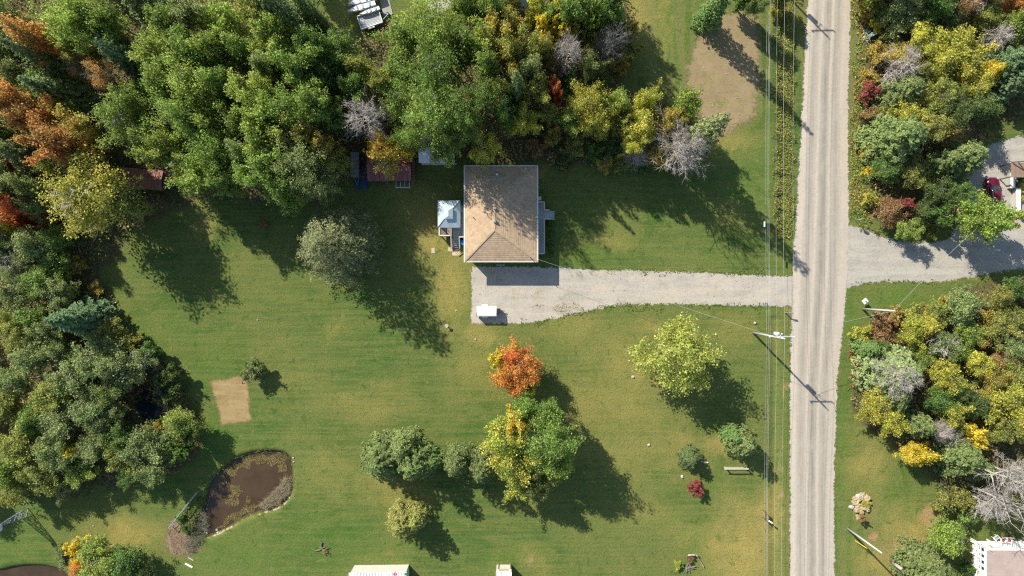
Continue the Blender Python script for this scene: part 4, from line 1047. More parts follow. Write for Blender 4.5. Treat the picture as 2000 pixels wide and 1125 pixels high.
scatter('fallen_leaves', 'fallen yellow and orange leaves thinly strewn under the autumn trees', 'fallen leaves',
        [[(950, 700), (1010, 650), (1080, 700), (1090, 790), (1020, 800), (960, 780)], [(930, 860), (980, 800), (1120, 820), (1130, 960), (1040, 1010), (950, 980)], [(1250, 640), (1390, 640), (1410, 760), (1300, 790), (1230, 730)]], 9, (0.01, 0.05), (0.05, 0.09),
        [(0.45, 0.33, 0.06), (0.50, 0.22, 0.05), (0.35, 0.30, 0.10), (0.30, 0.18, 0.08)], 51, 0.9, tilt=0.2)
rim = [(px + 0.0, py) for px, py in POND]
cxr, cyr = sum(q_[0] for q_ in POND) / len(POND), sum(q_[1] for q_ in POND) / len(POND)
seg_ = []
for i in range(len(POND)):
    a_, b_ = POND[i], POND[(i + 1) % len(POND)]
    def off(p_, k_): 
        dx_, dy_ = p_[0] - cxr, p_[1] - cyr; L_ = math.hypot(dx_, dy_); return (p_[0] + dx_ / L_ * k_, p_[1] + dy_ / L_ * k_)
    seg_.append([off(a_, -3), off(b_, -3), off(b_, 9), off(a_, 9)])
scatter('pond_margin_grass', 'uneven long grass and sedge along the margins of the pond', 'grass', seg_, 34, (0.04, 0.45), (0.05, 0.12),
        [(0.07, 0.10, 0.025), (0.14, 0.17, 0.04), (0.26, 0.23, 0.09), (0.20, 0.14, 0.07)], 52, 1.8, cull=0.5)

# ------------------------------------------------------------------ materials for built things
def shingle_mat(name, c1, c2):
    m, nt, b = newmat(name)
    tc = N(nt, 'ShaderNodeTexCoord'); P = tc.outputs['Object']
    vo = N(nt, 'ShaderNodeTexVoronoi'); vo.feature = 'F1'
    mp = N(nt, 'ShaderNodeMapping'); mp.inputs['Scale'].default_value = (3.3, 3.3, 0.5); nt.links.new(P, mp.inputs[0]); nt.links.new(mp.outputs[0], vo.inputs['Vector'])
    vo.inputs['Scale'].default_value = 1.0
    sep = N(nt, 'ShaderNodeSeparateColor'); nt.links.new(vo.outputs['Color'], sep.inputs[0])
    f = noise(nt, P, 0.6, 5, 0.6); g = noise(nt, P, 12, 3, 0.7)
    col = mixc(nt, sep.outputs[0], c1, c2)
    col = mixc(nt, ramp(nt, f, 0.35, 0.7, 0, 0.35), col, tuple(v * 0.75 for v in c1))
    col = mixc(nt, ramp(nt, g, 0.5, 0.8, 0, 0.5), col, tuple(v * 0.55 for v in c1))
    nt.links.new(col, b.inputs['Base Color']); b.inputs['Roughness'].default_value = 0.95; b.inputs['Specular IOR Level'].default_value = 0.15
    bump(nt, b, g, 0.4, 0.03)
    return m
M_shingle = shingle_mat('tan_shingle', (0.37, 0.265, 0.165), (0.48, 0.35, 0.225))
M_shingle2 = shingle_mat('taupe_shingle', (0.34, 0.26, 0.225), (0.38, 0.30, 0.26))
M_white = mat('white_paint', (0.80, 0.79, 0.76), (0.68, 0.67, 0.63), 2.0, 0.55)
M_siding = mat('cream_siding', (0.62, 0.58, 0.50), (0.55, 0.51, 0.44), 2.0, 0.7)
M_deckgreen = mat('grey_deck_board', (0.44, 0.48, 0.44), (0.36, 0.40, 0.37), 2.0, 0.8, stretch=(1, .2, 1))
M_deckbrown = mat('weathered_deck_board', (0.34, 0.27, 0.22), (0.26, 0.21, 0.18), 2.5, 0.85)
M_lumber = mat('new_lumber', (0.52, 0.42, 0.27), (0.44, 0.34, 0.21), 2.5, 0.8)
M_rail = mat('pale_rail_wood', (0.58, 0.51, 0.43), (0.48, 0.42, 0.36), 2.0, 0.8)
M_gazmetal = mat('gazebo_metal', (0.44, 0.52, 0.53), (0.38, 0.46, 0.48), 1.5, 0.45, 0.2)
M_redmetal = mat('red_metal_roof', (0.30, 0.115, 0.095), (0.22, 0.09, 0.075), 1.3, 0.5, 0.1)
M_rust = mat('rusty_roof', (0.26, 0.115, 0.085), (0.17, 0.08, 0.06), 1.5, 0.75, bmp=0.2)
M_whitemetal = mat('white_metal_roof', (0.72, 0.74, 0.76), (0.60, 0.62, 0.65), 1.2, 0.45, 0.1)
M_galv = mat('galvanised_metal', (0.34, 0.37, 0.38), (0.26, 0.29, 0.30), 2.0, 0.5, 0.4)
M_darkwood = mat('dark_wood', (0.075, 0.06, 0.05), (0.05, 0.04, 0.035), 2.0, 0.85)
M_black = mat('black_rubber', (0.02, 0.02, 0.02), (0.03, 0.03, 0.03), 3.0, 0.8)
M_bluetarp = mat('blue_tarp', (0.035, 0.075, 0.12), (0.03, 0.055, 0.09), 2.0, 0.5)
M_bluebright = mat('blue_plastic', (0.02, 0.22, 0.62), (0.02, 0.17, 0.5), 2.0, 0.35)
M_pole = mat('pale_weathered_pole', (0.46, 0.46, 0.41), (0.36, 0.36, 0.32), 2.0, 0.85, stretch=(1, 1, .1))
M_wire = mat('bare_wire', (0.5, 0.5, 0.46), (0.42, 0.42, 0.38), 1.0, 0.5, 0.3)
M_post = mat('grey_post_wood', (0.33, 0.30, 0.26), (0.24, 0.22, 0.19), 2.0, 0.9)
M_greenpaint = mat('green_paint', (0.02, 0.22, 0.06), (0.02, 0.17, 0.05), 2.0, 0.4)
M_yellow = mat('yellow_paint', (0.65, 0.50, 0.04), (0.55, 0.42, 0.04), 2.0, 0.45)
M_red = mat('red_cloth', (0.60, 0.05, 0.05), (0.50, 0.04, 0.04), 2.0, 0.7)
M_carred = mat('dark_red_car_paint', (0.155, 0.012, 0.030), (0.13, 0.010, 0.026), 0.6, 0.22, 0.3, spec=0.6)
M_glass, nt, b = newmat('dark_window_glass')
b.inputs['Base Color'].default_value = (0.015, 0.03, 0.035, 1); b.inputs['Roughness'].default_value = 0.06; b.inputs['Specular IOR Level'].default_value = 0.9
M_palegreen = mat('pale_green_metal', (0.42, 0.56, 0.50), (0.36, 0.48, 0.43), 2.0, 0.5)
M_stone = mat('field_stone', (0.42, 0.39, 0.36), (0.30, 0.28, 0.26), 4.0, 0.9, bmp=0.3)
M_palestone = mat('pale_stone', (0.44, 0.42, 0.37), (0.34, 0.32, 0.28), 4.0, 0.9, bmp=0.3)
M_stump = mat('split_stump_wood', (0.42, 0.33, 0.19), (0.30, 0.22, 0.12), 5.0, 0.9, bmp=0.4)
M_paver = mat('sand_paver', (0.50, 0.40, 0.24), (0.42, 0.33, 0.20), 3.0, 0.9)
M_chrome = mat('dish_metal', (0.55, 0.57, 0.58), (0.48, 0.5, 0.5), 2.0, 0.35, 0.6)

# ------------------------------------------------------------------ the house
def WX(px, z=0.0): return G(px, 0, z).x
def WY(py, z=0.0): return G(0, py, z).y

def plane_courses(name, parent, e0, e1, t0, t1, step, m, lip=0.022, alt=None):
    """roof plane between eave e0-e1 and top t0-t1 laid in overlapping courses, one piece each"""
    e0, e1, t0, t1 = map(Vector, (e0, e1, t0, t1))
    nrm = (e1 - e0).cross(((t0 + t1) / 2) - ((e0 + e1) / 2)).normalized()
    if nrm.z < 0: nrm = -nrm
    L = (((t0 + t1) / 2) - ((e0 + e1) / 2)).length
    n = max(2, round(L / step))
    for k in range(n):
        a, c = k / n, (k + 1) / n
        A0 = e0.lerp(t0, a); A1 = e1.lerp(t1, a); B0 = e0.lerp(t0, c); B1 = e1.lerp(t1, c)
        mb = MB()
        vs = [A0 + nrm * lip, A1 + nrm * lip, B1 + nrm * 0.004, B0 + nrm * 0.004, A0 - nrm * 0.02, A1 - nrm * 0.02, B1 - nrm * 0.02, B0 - nrm * 0.02]
        mb.add(vs, [(0, 1, 2, 3), (4, 7, 6, 5), (0, 4, 5, 1), (1, 5, 6, 2), (2, 6, 7, 3), (3, 7, 4, 0)])
        part(name, mb, m, parent)

EZ = 3.2
hx0, hx1 = WX(907.5, EZ), WX(1049.5, EZ); hy0, hy1 = WY(510.5, EZ), WY(324.5, EZ)
hc = ((hx0 + hx1) / 2, (hy0 + hy1) / 2)
house = thing('house', 'bungalow with tan shingled hip roof half in tree shadow, beside the driveway', 'house', (hc[0], hc[1], 0))
x0, x1, y0, y1 = hx0 - hc[0], hx1 - hc[0], hy0 - hc[1], hy1 - hc[1]
wi = 0.42
def wallbox(mb, xa, xb, ya, yb, za, zb): mb.box(((xa + xb) / 2, (ya + yb) / 2, (za + zb) / 2), (abs(xb - xa), abs(yb - ya), zb - za))
for (xa, xb, ya, yb) in ((x0 + wi, x1 - wi, y0 + wi, y0 + wi + .15), (x0 + wi, x1 - wi, y1 - wi - .15, y1 - wi), (x0 + wi, x0 + wi + .15, y0 + wi + .15, y1 - wi - .15), (x1 - wi - .15, x1 - wi, y0 + wi + .15, y1 - wi - .15)):
    mb = MB(); wallbox(mb, xa, xb, ya, yb, 0, 3.05); part('wall', mb, M_siding, house)
mb = MB(); wallbox(mb, x0 + wi + .16, x1 - wi - .16, y0 + wi + .16, y1 - wi - .16, 0, 2.9); part('interior_floor', mb, M_conc, house)
for (cx, cy, rz, w) in ((x1 - wi, 2.5, 90, 1.6), (x1 - wi, -2.2, 90, 1.8), (x0 + wi, -3.5, 90, 1.2), (0.5, y0 + wi, 0, 1.6), (-2.6, y0 + wi, 0, 1.2)):
    fr = MB()
    d = 0.06
    if rz: fr.box((cx, cy, 1.9), (0.08, w, 1.1))
    else: fr.box((cx, cy, 1.9), (w, 0.08, 1.1))
    wf = part('window', fr, M_white, house)
    gl = MB()
    s = (1 if cx > 0 else -1) * 0.045 if rz else 0
    if rz: gl.box((cx + s, cy, 1.9), (0.02, w - .16, 0.94))
    else: gl.box((cx, cy - 0.045, 1.9), (w - .16, 0.02, 0.94))
    part('pane', gl, M_glass, wf)
dr = MB(); dr.box((x1 - wi + 0.03, 0.8, 1.95), (0.07, 0.95, 2.05)); part('door', dr, M_white, house)
dr = MB(); dr.box((x0 + wi - 0.03, 1.3, 2.1), (0.07, 1.7, 2.0)); dw = part('patio_door', dr, M_white, house)
dr = MB(); dr.box((x0 + wi - 0.07, 1.3, 2.1), (0.02, 1.5, 1.8)); part('pane', dr, M_glass, dw)
# roof
RZ = 4.75
rxm = WX(966, RZ) - hc[0]; ry0 = WY(449, RZ) - hc[1]; ry1 = WY(384, RZ) - hc[1]
core = MB()
z_ = EZ - 0.03; t_ = RZ - 0.04
core.add([(x0 + .03, y0 + .03, z_), (x1 - .03, y0 + .03, z_), (x1 - .03, y1 - .03, z_), (x0 + .03, y1 - .03, z_), (rxm, ry0, t_), (rxm, ry1, t_)],
         [(0, 3, 2, 1), (0, 1, 4), (1, 2, 5, 4), (2, 3, 5), (3, 0, 4, 5)])
roof = part('roof', core, M_shingle, house)
A, B_, C_, D_ = (x0, y0, EZ), (x1, y0, EZ), (x1, y1, EZ), (x0, y1, EZ); R0_, R1_ = (rxm, ry0, RZ), (rxm, ry1, RZ)
plane_courses('shingle_course', roof, A, B_, R0_, R0_, 0.29, M_shingle)
plane_courses('shingle_course', roof, B_, C_, R0_, R1_, 0.29, M_shingle)
plane_courses('shingle_course', roof, C_, D_, R1_, R1_, 0.29, M_shingle)
plane_courses('shingle_course', roof, D_, A, R1_, R0_, 0.29, M_shingle)
for a, c in ((A, R0_), (B_, R0_), (C_, R1_), (D_, R1_), (R0_, R1_)):
    mb = MB(); mb.bar(Vector(a) + Vector((0, 0, .035)), Vector(c) + Vector((0, 0, .035)), 0.22, 0.03); part('ridge_cap', mb, M_shingle, roof)
for a, c in ((A, B_), (B_, C_), (C_, D_), (D_, A)):
    a = Vector(a); c = Vector(c); dd = (c - a).normalized(); o = Vector((dd.y, -dd.x, 0)) * 0.055
    mb = MB(); mb.bar(a + o - dd * 0.11 - Vector((0, 0, .06)), c + o + dd * 0.0 - Vector((0, 0, .06)), 0.105, 0.13); part('gutter', mb, M_white, house)
mb = MB()
for (xa, xb, ya, yb) in ((x0, x1, y0, y0 + wi), (x0, x1, y1 - wi, y1), (x0, x0 + wi, y0 + wi, y1 - wi), (x1 - wi, x1, y0 + wi, y1 - wi)):
    wallbox(mb, xa, xb, ya, yb, EZ - 0.16, EZ - 0.09)
part('soffit', mb, M_white, house)
def roof_z(x, y):
    zs = []
    k = (RZ - EZ)
    zs.append(EZ + k * (y - y0) / (ry0 - y0)); zs.append(EZ + k * (y1 - y) / (y1 - ry1)); zs.append(EZ + k * (x - x0) / (rxm - x0)); zs.append(EZ + k * (x1 - x) / (x1 - rxm))
    return min(min(zs), RZ)
def on_roof(px, py):
    g = G(px, py, 4.5); x, y = g.x - hc[0], g.y - hc[1]
    return x, y, roof_z(x, y)
x, y, z = on_roof(971, 341)
mb = MB().tube((x, y, z - .2), (x, y, z + 1.3), 0.16, n=14); mb.tube((x, y, z + .02), (x, y, z + .10), 0.30, 0.2, n=14)
ch = part('chimney', mb, M_galv, house, True); mb = MB().tube((x, y, z + 1.38), (x, y, z + 1.52), 0.25, 0.05, n=14); mb.tube((x, y, z + 1.3), (x, y, z + 1.38), 0.12, n=10); part('rain_cap', mb, M_chrome, ch, True)
for dx in (-0.75, 0.85):
    zz = roof_z(x + dx, y - 1.35); mb = MB().tube((x, y, z + 1.0), (x + dx, y - 1.35, zz), 0.022, n=6); part('brace_rod', mb, M_galv, ch)
for px, py, s in ((967, 408, 0.36), (967, 433, 0.44)):
    x, y, z = on_roof(px, py)
    mb = MB(); mb.box((x, y, z + 0.10), (s * .8, s * .8, 0.24)); mb.box((x, y, z + 0.27), (s, s, 0.12), taper=0.6); part('roof_vent', mb, M_galv, house, bev=0.02)
for px, py, h in ((924, 424, .45), (1035, 501, .75)):
    x, y, z = on_roof(px, py); mb = MB().tube((x, y, z - .1), (x, y, z + h), 0.05, n=8)
    part('vent_pipe' if px < 1000 else 'service_mast', mb, M_galv if px > 1000 else M_black, house, True)
MAST = Vector((hc[0] + x, hc[1] + y, z + 0.7))
# satellite dish on the east eave
x, y = WX(1046, 3.4) - hc[0], WY(424, 3.4) - hc[1]
dish = thing('satellite_dish', 'small grey satellite dish on the roof edge above the front deck', 'satellite dish', (hc[0] + x, hc[1] + y, 0))
mb = MB(); cz = 3.85; nrm = Vector((0.4, -0.75, 0.5)).normalized(); u = nrm.orthogonal().normalized(); w = nrm.cross(u)
vs = [Vector((0.1, 0, cz)) - nrm * 0.07]; fs = []
for j, (r, dz) in enumerate(((.14, -.05), (.27, 0.0))):
    for i in range(14):
        t = 2 * math.pi * i / 14; vs.append(Vector((0.1, 0, cz)) + (u * math.cos(t) * r + w * math.sin(t) * r) + nrm * dz)
fs += [(0, 1 + i, 1 + (i + 1) % 14) for i in range(14)] + [(1 + i, 15 + i, 15 + (i + 1) % 14, 1 + (i + 1) % 14) for i in range(14)]
mb.add(vs, fs); part('reflector', mb, M_chrome, dish, True)
mb = MB().tube((-.12, 0, 3.3), (0.06, 0.03, cz - .05), 0.03, n=6); part('mount', mb, M_galv, dish)
mb = MB().tube((0.08, 0, cz - .2), (0.28, -0.3, cz + .12), 0.015, n=6); mb.box((0.28, -.3, cz + .12), (.07, .07, .07)); part('feed_arm', mb, M_galv, dish)

# front deck, east side
dz = 0.95
def rect(px0, py0, px1, py1, z): return WX(px0, z), WX(px1, z), WY(py1, z), WY(py0, z)
deck = thing('front_deck', 'grey green deck with white rails along the east wall of the house', 'deck', (WX(1056, dz), WY(446, dz), 0))
ox, oy = deck.location.x, deck.location.y
xa, xb, ya, yb = rect(1047, 396, 1062.5, 496, dz); xa -= ox; xb -= ox; ya -= oy; yb -= oy
xa = x1 - wi + hc[0] - ox + 0.1
n = int((xb - xa) / 0.145)
bme = None
for i in range(n):
    if bme is None:
        mb = MB(); mb.box((0, 0, 0), (0.135, yb - ya, 0.035)); bme = mb.mesh('deck_board', M_deckgreen)
    obj('deck_board', bme, deck, (xa + 0.07 + i * 0.145, (ya + yb) / 2, dz - 0.02))
la, lb, lya, lyb = rect(1063, 411.5, 1073, 428.5, dz); la -= ox; lb -= ox; lya -= oy; lyb -= oy
mb = MB(); mb.box((0, 0, 0), (lb - xb - 0.02, 0.135, 0.035)); lme = mb.mesh('landing_board', M_deckgreen)
for i in range(int((lyb - lya) / 0.145)):
    obj('landing_board', lme, deck, ((xb + lb) / 2 + 0.01, lya + 0.07 + i * 0.145, dz - 0.02))
for i in range(4):
    mb = MB(); mb.box((lb + 0.14 + i * 0.16, (lya + lyb) / 2, dz - 0.22 - i * 0.2), (0.24, lyb - lya, 0.04)); part('stair_tread', mb, M_deckgreen, deck)
mb = MB()
for yy in (lya + .05, lyb - .05): mb.bar((lb, yy, dz - .12), (lb + .78, yy, 0.02), 0.05, 0.24)
part('stringers', mb, M_deckgreen, deck)
mb = MB(); wallbox(mb, xa, xb, ya, yb, dz - 0.22, dz - 0.045); part('deck_frame', mb, M_post, deck)
def railing(parent, pts, z0, m, post=1.5, h=0.95, top=0.09, gap=0.14, ball=True, mid=None):
    for a, c in zip(pts[:-1], pts[1:]):
        za = a[2] if len(a) > 2 else z0; zc_ = c[2] if len(c) > 2 else z0
        A_ = Vector((a[0], a[1], za)); C2 = Vector((c[0], c[1], zc_)); d = C2 - A_; L = d.length
        k = max(1, round(L / post))
        for i in range(k):
            p = A_ + d * i / k; mb = MB(); mb.box((p.x, p.y, p.z + h / 2), (0.09, 0.09, h)); part('rail_post', mb, m, parent)
        up = Vector((0, 0, h + 0.015)); dd = d.normalized() * 0.03
        mb = MB(); mb.bar(A_ + up + dd, C2 + up - dd, 0.15, 0.04); part('top_rail', mb, m, parent)
        mb = MB(); mb.bar(A_ + Vector((0, 0, .1)) + dd, C2 + Vector((0, 0, .1)) - dd, 0.05, 0.06); part('bottom_rail', mb, m, parent)
        mb = MB(); nb = max(1, int(L / gap))
        for i in range(nb):
            p = A_ + d * (i + .5) / nb; mb.box((p.x, p.y, p.z + h / 2 + .05), (0.035, 0.035, h - 0.16))
        if ball: part('balusters', mb, m, parent)
railing(deck, [(xa + 0.1, yb), (xb, yb), (xb, lyb), (lb, lyb)], dz, M_rail)
railing(deck, [(lb, lya), (xb, lya), (xb, ya), (xa + 0.1, ya)], dz, M_rail)
mb = MB()
for p in ((xb - .1, ya + .1), (xb - .1, yb - .1), (lb - .1, lya + .1), (lb - .1, lyb - .1), (xb - .1, (ya + yb) / 2)): mb.box((p[0], p[1], (dz - .22) / 2), (.1, .1, dz - .22))
part('support_posts', mb, M_post, deck)
ac = thing('air_conditioner', 'pale green air conditioner box on the east wall above the front deck', 'air conditioner', (WX(1053, 1.9), WY(387.5, 1.9), 0))
mb = MB(); mb.box((0, 0, 1.9), (0.55, 0.5, 0.42)); part('casing', mb, M_palegreen, ac, bev=0.02)
for i in range(5):
    mb = MB(); mb.box((0.283, 0, 1.76 + i * 0.07), (0.012, 0.42, 0.03)); part('grille_slat', mb, M_galv, ac)
mb = MB(); mb.bar((-0.1, -.2, 1.67), (-.32, -.2, 1.3), .04); mb.bar((-0.1, .2, 1.67), (-.32, .2, 1.3), .04); part('bracket', mb, M_galv, ac)
for i, (px, lab) in enumerate(((972, 'left round stone planter under the south wall of the house'), (977.5, 'middle round stone planter under the south wall of the house'), (983.5, 'right round stone planter under the south wall of the house'))):
    g = G(px, 517, 0.35)
    t = thing('round_planter', lab, 'planter', (g.x, g.y, 0), group='round planters in front of the house')
    mb = MB(); mb.tube((0, 0, 0), (0, 0, .38), 0.15, 0.19, n=14); part('pot', mb, M_palestone, t)
    mb = MB().blob((0, 0, .44), (.15, .15, .10), 10, 5, i, .25); part('plant_tuft', mb, mat('grey_plant', (0.25, 0.28, 0.22)), t)

# back deck with gazebo, stairs and rails
bz = 1.1
bd = thing('back_deck', 'weathered deck with stairs and pale rails west of the house', 'deck', (WX(884, bz), WY(440, bz), 0)); ox, oy = bd.location.x, bd.location.y
def RR(px0, py0, px1, py1, z=bz):
    a = rect(px0, py0, px1, py1, z); return a[0] - ox, a[1] - ox, a[2] - oy, a[3] - oy
xa, xb, ya, yb = RR(858.5, 396, 884.5, 461.5); xr = x0 + wi + hc[0] - ox - 0.05
xw, xm = xa, xb
def boards(parent, xa, xb, ya, yb, z, m, name, w=0.14, along='y'):
    me = None; L = (xb - xa) if along == 'y' else (yb - ya); k = max(1, int(L / (w + .008)))
    for i in range(k):
        if me is None:
            mb = MB(); mb.box((0, 0, 0), (w, yb - ya, .035) if along == 'y' else (xb - xa, w, .035)); me = mb.mesh(name, m)
        t = (i + .5) * L / k
        obj(name, me, parent, (xa + t, (ya + yb) / 2, z - .02) if along == 'y' else ((xa + xb) / 2, ya + t, z - .02))
boards(bd, xa, xb, ya, yb, bz, M_deckbrown, 'deck_board')
_, _, yc, _ = RR(884, 396, 900, 466)
boards(bd, xb + .01, xr, ya - 0.2, yb - 0.3, bz, M_deckgreen, 'deck_board')
mb = MB(); wallbox(mb, xa, xr, ya, yb - .35, bz - 0.24, bz - 0.045); part('deck_frame', mb, M_post, bd)
mb = MB()
for sx in (xa + .1, xm, xr - .2):
    for sy in (ya + .1, (ya + yb) / 2, yb - .5): mb.box((sx, sy, (bz - .24) / 2), (.12, .12, bz - .24))
part('support_posts', mb, M_post, bd)
sx0, _, _, _ = RR(882, 470, 900, 480); _, sx1, _, _ = RR(882, 470, 897, 480)
railing(bd, [(xa + .05, yb - .1), (xa + .05, ya + .05), (sx0 - .05, ya + .05)], bz, M_rail, 1.6)
ys0 = ya - 0.2
for i in range(6):
    mb = MB(); mb.box(((sx0 + sx1) / 2, ys0 - .16 - i * .27, bz - .18 - i * .17), (sx1 - sx0, .24, .04)); part('stair_tread', mb, M_deckgreen if i < 4 else M_deckbrown, bd)
mb = MB()
for sx in (sx0 + .04, sx1 - .04): mb.bar((sx, ys0, bz - .15), (sx, ys0 - 1.75, 0.06), .05, .26)
part('stringers', mb, M_rail, bd)
railing(bd, [(sx0 - .02, ys0 + .1, bz), (sx0 - .02, ys0 - 1.6, 0.1)], bz, M_rail, 1.7, 0.9, gap=.3)
railing(bd, [(xr - .05, ys0 + .05, bz), (sx1 + .05, ys0 + .05, bz), (sx1 + .05, ys0 - 1.5, 0.15)], bz, M_rail, 1.2, 0.9, gap=.3)
g = G(904, 474, 1.1)
tb = thing('blue_tub', 'bright blue plastic tub beside the back deck stairs', 'tub', (g.x - 0.1, g.y, 0))
mb = MB(); mb.tube((0, 0, 0.02), (0, 0, 1.0), 0.30, 0.34, n=16); part('barrel', mb, M_bluebright, tb, True); mb = MB(); mb.tube((0, 0, 1.0), (0, 0, 1.04), 0.36, n=16); part('lid', mb, M_bluebright, tb)
for px, py, w, d, lab in ((891.5, 494, 1.15, .75, 'sand coloured paver pad at the foot of the back deck stairs'), (879, 487, .6, .6, 'small pale paver set in the grass beside the deck stairs'), (846, 489.5, .45, .72, 'lone sandy paver in the lawn left of the deck stairs')):
    g = G(px, py); mb = MB(); mb.box((g.x, g.y, .03), (w, d, .06)); o = obj('paver', mb.mesh('paver', M_paver)); tag(o, lab, 'paver')
g = G(877, 418, 3.0)
gz = thing('gazebo', 'square gazebo with two tiered pale metal hip roof on the back deck', 'gazebo', (g.x, g.y, bz))
hx, hy = 1.50, 1.80
for sx in (-1, 1):
    for sy in (-1, 1):
        mb = MB(); mb.box((sx * (hx - .22), sy * (hy - .22), 0.95), (.12, .12, 1.9)); part('post', mb, M_darkwood, gz)
e, tt, zt = 1.9, 0.46, 2.5
cor = [(-hx, -hy, e), (hx, -hy, e), (hx, hy, e), (-hx, hy, e)]; top = [(-tt, -tt * 1.25, zt), (tt, -tt * 1.25, zt), (tt, tt * 1.25, zt), (-tt, tt * 1.25, zt)]
for i in range(4):
    j = (i + 1) % 4; a, c, d_, f_ = Vector(cor[i]), Vector(cor[j]), Vector(top[j]), Vector(top[i])
    for k in range(4):
        a1, c1, a2, c2 = a.lerp(c, k / 4), a.lerp(c, (k + 1) / 4), f_.lerp(d_, k / 4), f_.lerp(d_, (k + 1) / 4)
        mb = MB(); up = Vector((0, 0, -.03)); mb.add([a1, c1, c2, a2, a1 + up, c1 + up, c2 + up, a2 + up], [(0, 1, 2, 3), (7, 6, 5, 4), (0, 4, 5, 1), (1, 5, 6, 2), (2, 6, 7, 3), (3, 7, 4, 0)])
        part('roof_panel', mb, M_gazmetal, gz)
    mb = MB(); mb.bar(a + Vector((0, 0, .02)), f_ + Vector((0, 0, .02)), .06, .03); part('hip_strip', mb, M_darkwood if i in (0, 2) else M_gazmetal, gz)
    mb = MB(); mb.bar(a + Vector((0, 0, -.06)), c + Vector((0, 0, -.06)), .05, .10); part('edge_beam', mb, M_gazmetal, gz)
mb = MB(); q_ = .58; mb.add([(-q_, -q_ * 1.3, zt + .16), (q_, -q_ * 1.3, zt + .16), (q_, q_ * 1.3, zt + .16), (-q_, q_ * 1.3, zt + .16), (0, -.35, zt + .42), (0, .35, zt + .42)], [(0, 1, 4), (1, 2, 5, 4), (2, 3, 5), (3, 0, 4, 5), (3, 2, 1, 0)])
part('cupola_roof', mb, M_gazmetal, gz)
mb = MB()
for sx in (-1, 1):
    for sy in (-1, 1): mb.box((sx * .36, sy * .5, zt + .07), (.05, .05, .2))
part('cupola_posts', mb, M_darkwood, gz)
g = G(863, 449, 1.4)

# ------------------------------------------------------------------ ribbed roofed sheds
def shed(name, label, cx, cy, w, d, h, rise, m, rz=0.0, panel=0.55, wallm=None, gable='x', over=0.15, names='roof_panel', flat=False):
    t = thing(name, label, 'shed', (cx, cy, 0), rz)
    wm = wallm or M_darkwood
    for (xa, xb, ya, yb) in ((-w / 2, w / 2, -d / 2, -d / 2 + .1), (-w / 2, w / 2, d / 2 - .1, d / 2), (-w / 2, -w / 2 + .1, -d / 2 + .1, d / 2 - .1), (w / 2 - .1, w / 2, -d / 2 + .1, d / 2 - .1)):
        mb = MB(); wallbox(mb, xa, xb, ya, yb, 0, h - .02); part('wall', mb, wm, t)
    n = max(1, round((w + 2 * over) / panel)); pw = (w + 2 * over) / n
    yl = d / 2 + over
    slopes = ((-yl, 0), (0, yl)) if not flat else ((-yl, yl),)
    for ya, yb in slopes:
        za, zb = (h, h + rise) if (flat or ya < 0) else (h + rise, h)
        for i in range(n):
            xa = -w / 2 - over + i * pw
            mb = MB(); mb.add([(xa + .004, ya, za), (xa + pw - .004, ya, za), (xa + pw - .004, yb, zb), (xa + .004, yb, zb), (xa + .004, ya, za - .04), (xa + pw - .004, ya, za - .04), (xa + pw - .004, yb, zb - .04), (xa + .004, yb, zb - .04)],
                              [(0, 1, 2, 3), (7, 6, 5, 4), (0, 4, 5, 1), (1, 5, 6, 2), (2, 6, 7, 3), (3, 7, 4, 0)])
            mb.bar((xa + .03, ya, za + .02), (xa + .03, yb, zb + .02), .04, .05)
            part(names, mb, m, t)
    if not flat:
        mb = MB(); mb.bar((-w / 2 - over, 0, h + rise + .02), (w / 2 + over, 0, h + rise + .02), .25, .03); part('ridge_cap', mb, m, t)
        for sx in (-1, 1):
            mb = MB(); X = sx * (w / 2 - .05); mb.add([(X - .04, -d / 2, h - .02), (X - .04, d / 2, h - .02), (X - .04, 0, h + rise - .05), (X + .04, -d / 2, h - .02), (X + .04, d / 2, h - .02), (X + .04, 0, h + rise - .05)], [(0, 1, 2), (5, 4, 3), (0, 3, 4, 1), (1, 4, 5, 2), (2, 5, 3, 0)])
            part('gable', mb, wm, t)
    mb = MB(); mb.box((0, -d / 2 - .02, 0.95), (0.85, .05, 1.85)); dr = part('door', mb, wm, t); mb = MB(); mb.box((.3, -d / 2 - .06, .95), (.05, .04, .14)); part('handle', mb, M_galv, dr)
    return t
def img_rect(px0, py0, px1, py1, z):
    a = rect(px0, py0, px1, py1, z); return (a[0] + a[1]) / 2, (a[2] + a[3]) / 2, a[1] - a[0], a[3] - a[2]
cx, cy, w, d = img_rect(717, 295, 803, 353, 2.6)
shed('red_roofed_shed', 'low shed with ribbed red metal roof half under the gold tree', cx, cy, w - .3, d - .3, 2.4, .55, M_redmetal)
cx, cy, w, d = img_rect(804, 312, 807.5, 355, 2.0)
t = thing('lumber_rack', 'narrow rack of reddish boards against the red roofed shed', 'rack', (cx + .1, cy, 0))
for i in range(8):
    mb = MB(); mb.box((0, -1.4 + i * .38, 1.9), (.36, .22, .05)); part('shelf_board', mb, M_redmetal, t)
mb = MB()
for sy in (-1.5, 0, 1.5): mb.box((.12, sy, .94), (.08, .08, 1.87)); 
mb.bar((.12, -1.5, 1.85), (.12, 1.5, 1.85), .06)
part('rack_frame', mb, M_darkwood, t)
cx, cy, w, d = img_rect(818, 262, 888, 318, 2.5)
shed('white_shed', 'shed with white metal roof mostly covered by the big poplar', cx, cy, w - .3, d - .3, 2.5, .7, M_whitemetal, wallm=M_siding)
cx, cy, w, d = img_rect(682, 296, 702, 346, 2.0)
tr = thing('dark_trailer', 'narrow dark sided utility trailer with mottled grey top left of the red shed', 'trailer', (cx, cy, 0))
mb = MB(); mb.box((0, 0, 1.15), (w - .05, d, 1.3)); part('body', mb, M_darkwood, tr, bev=.04)
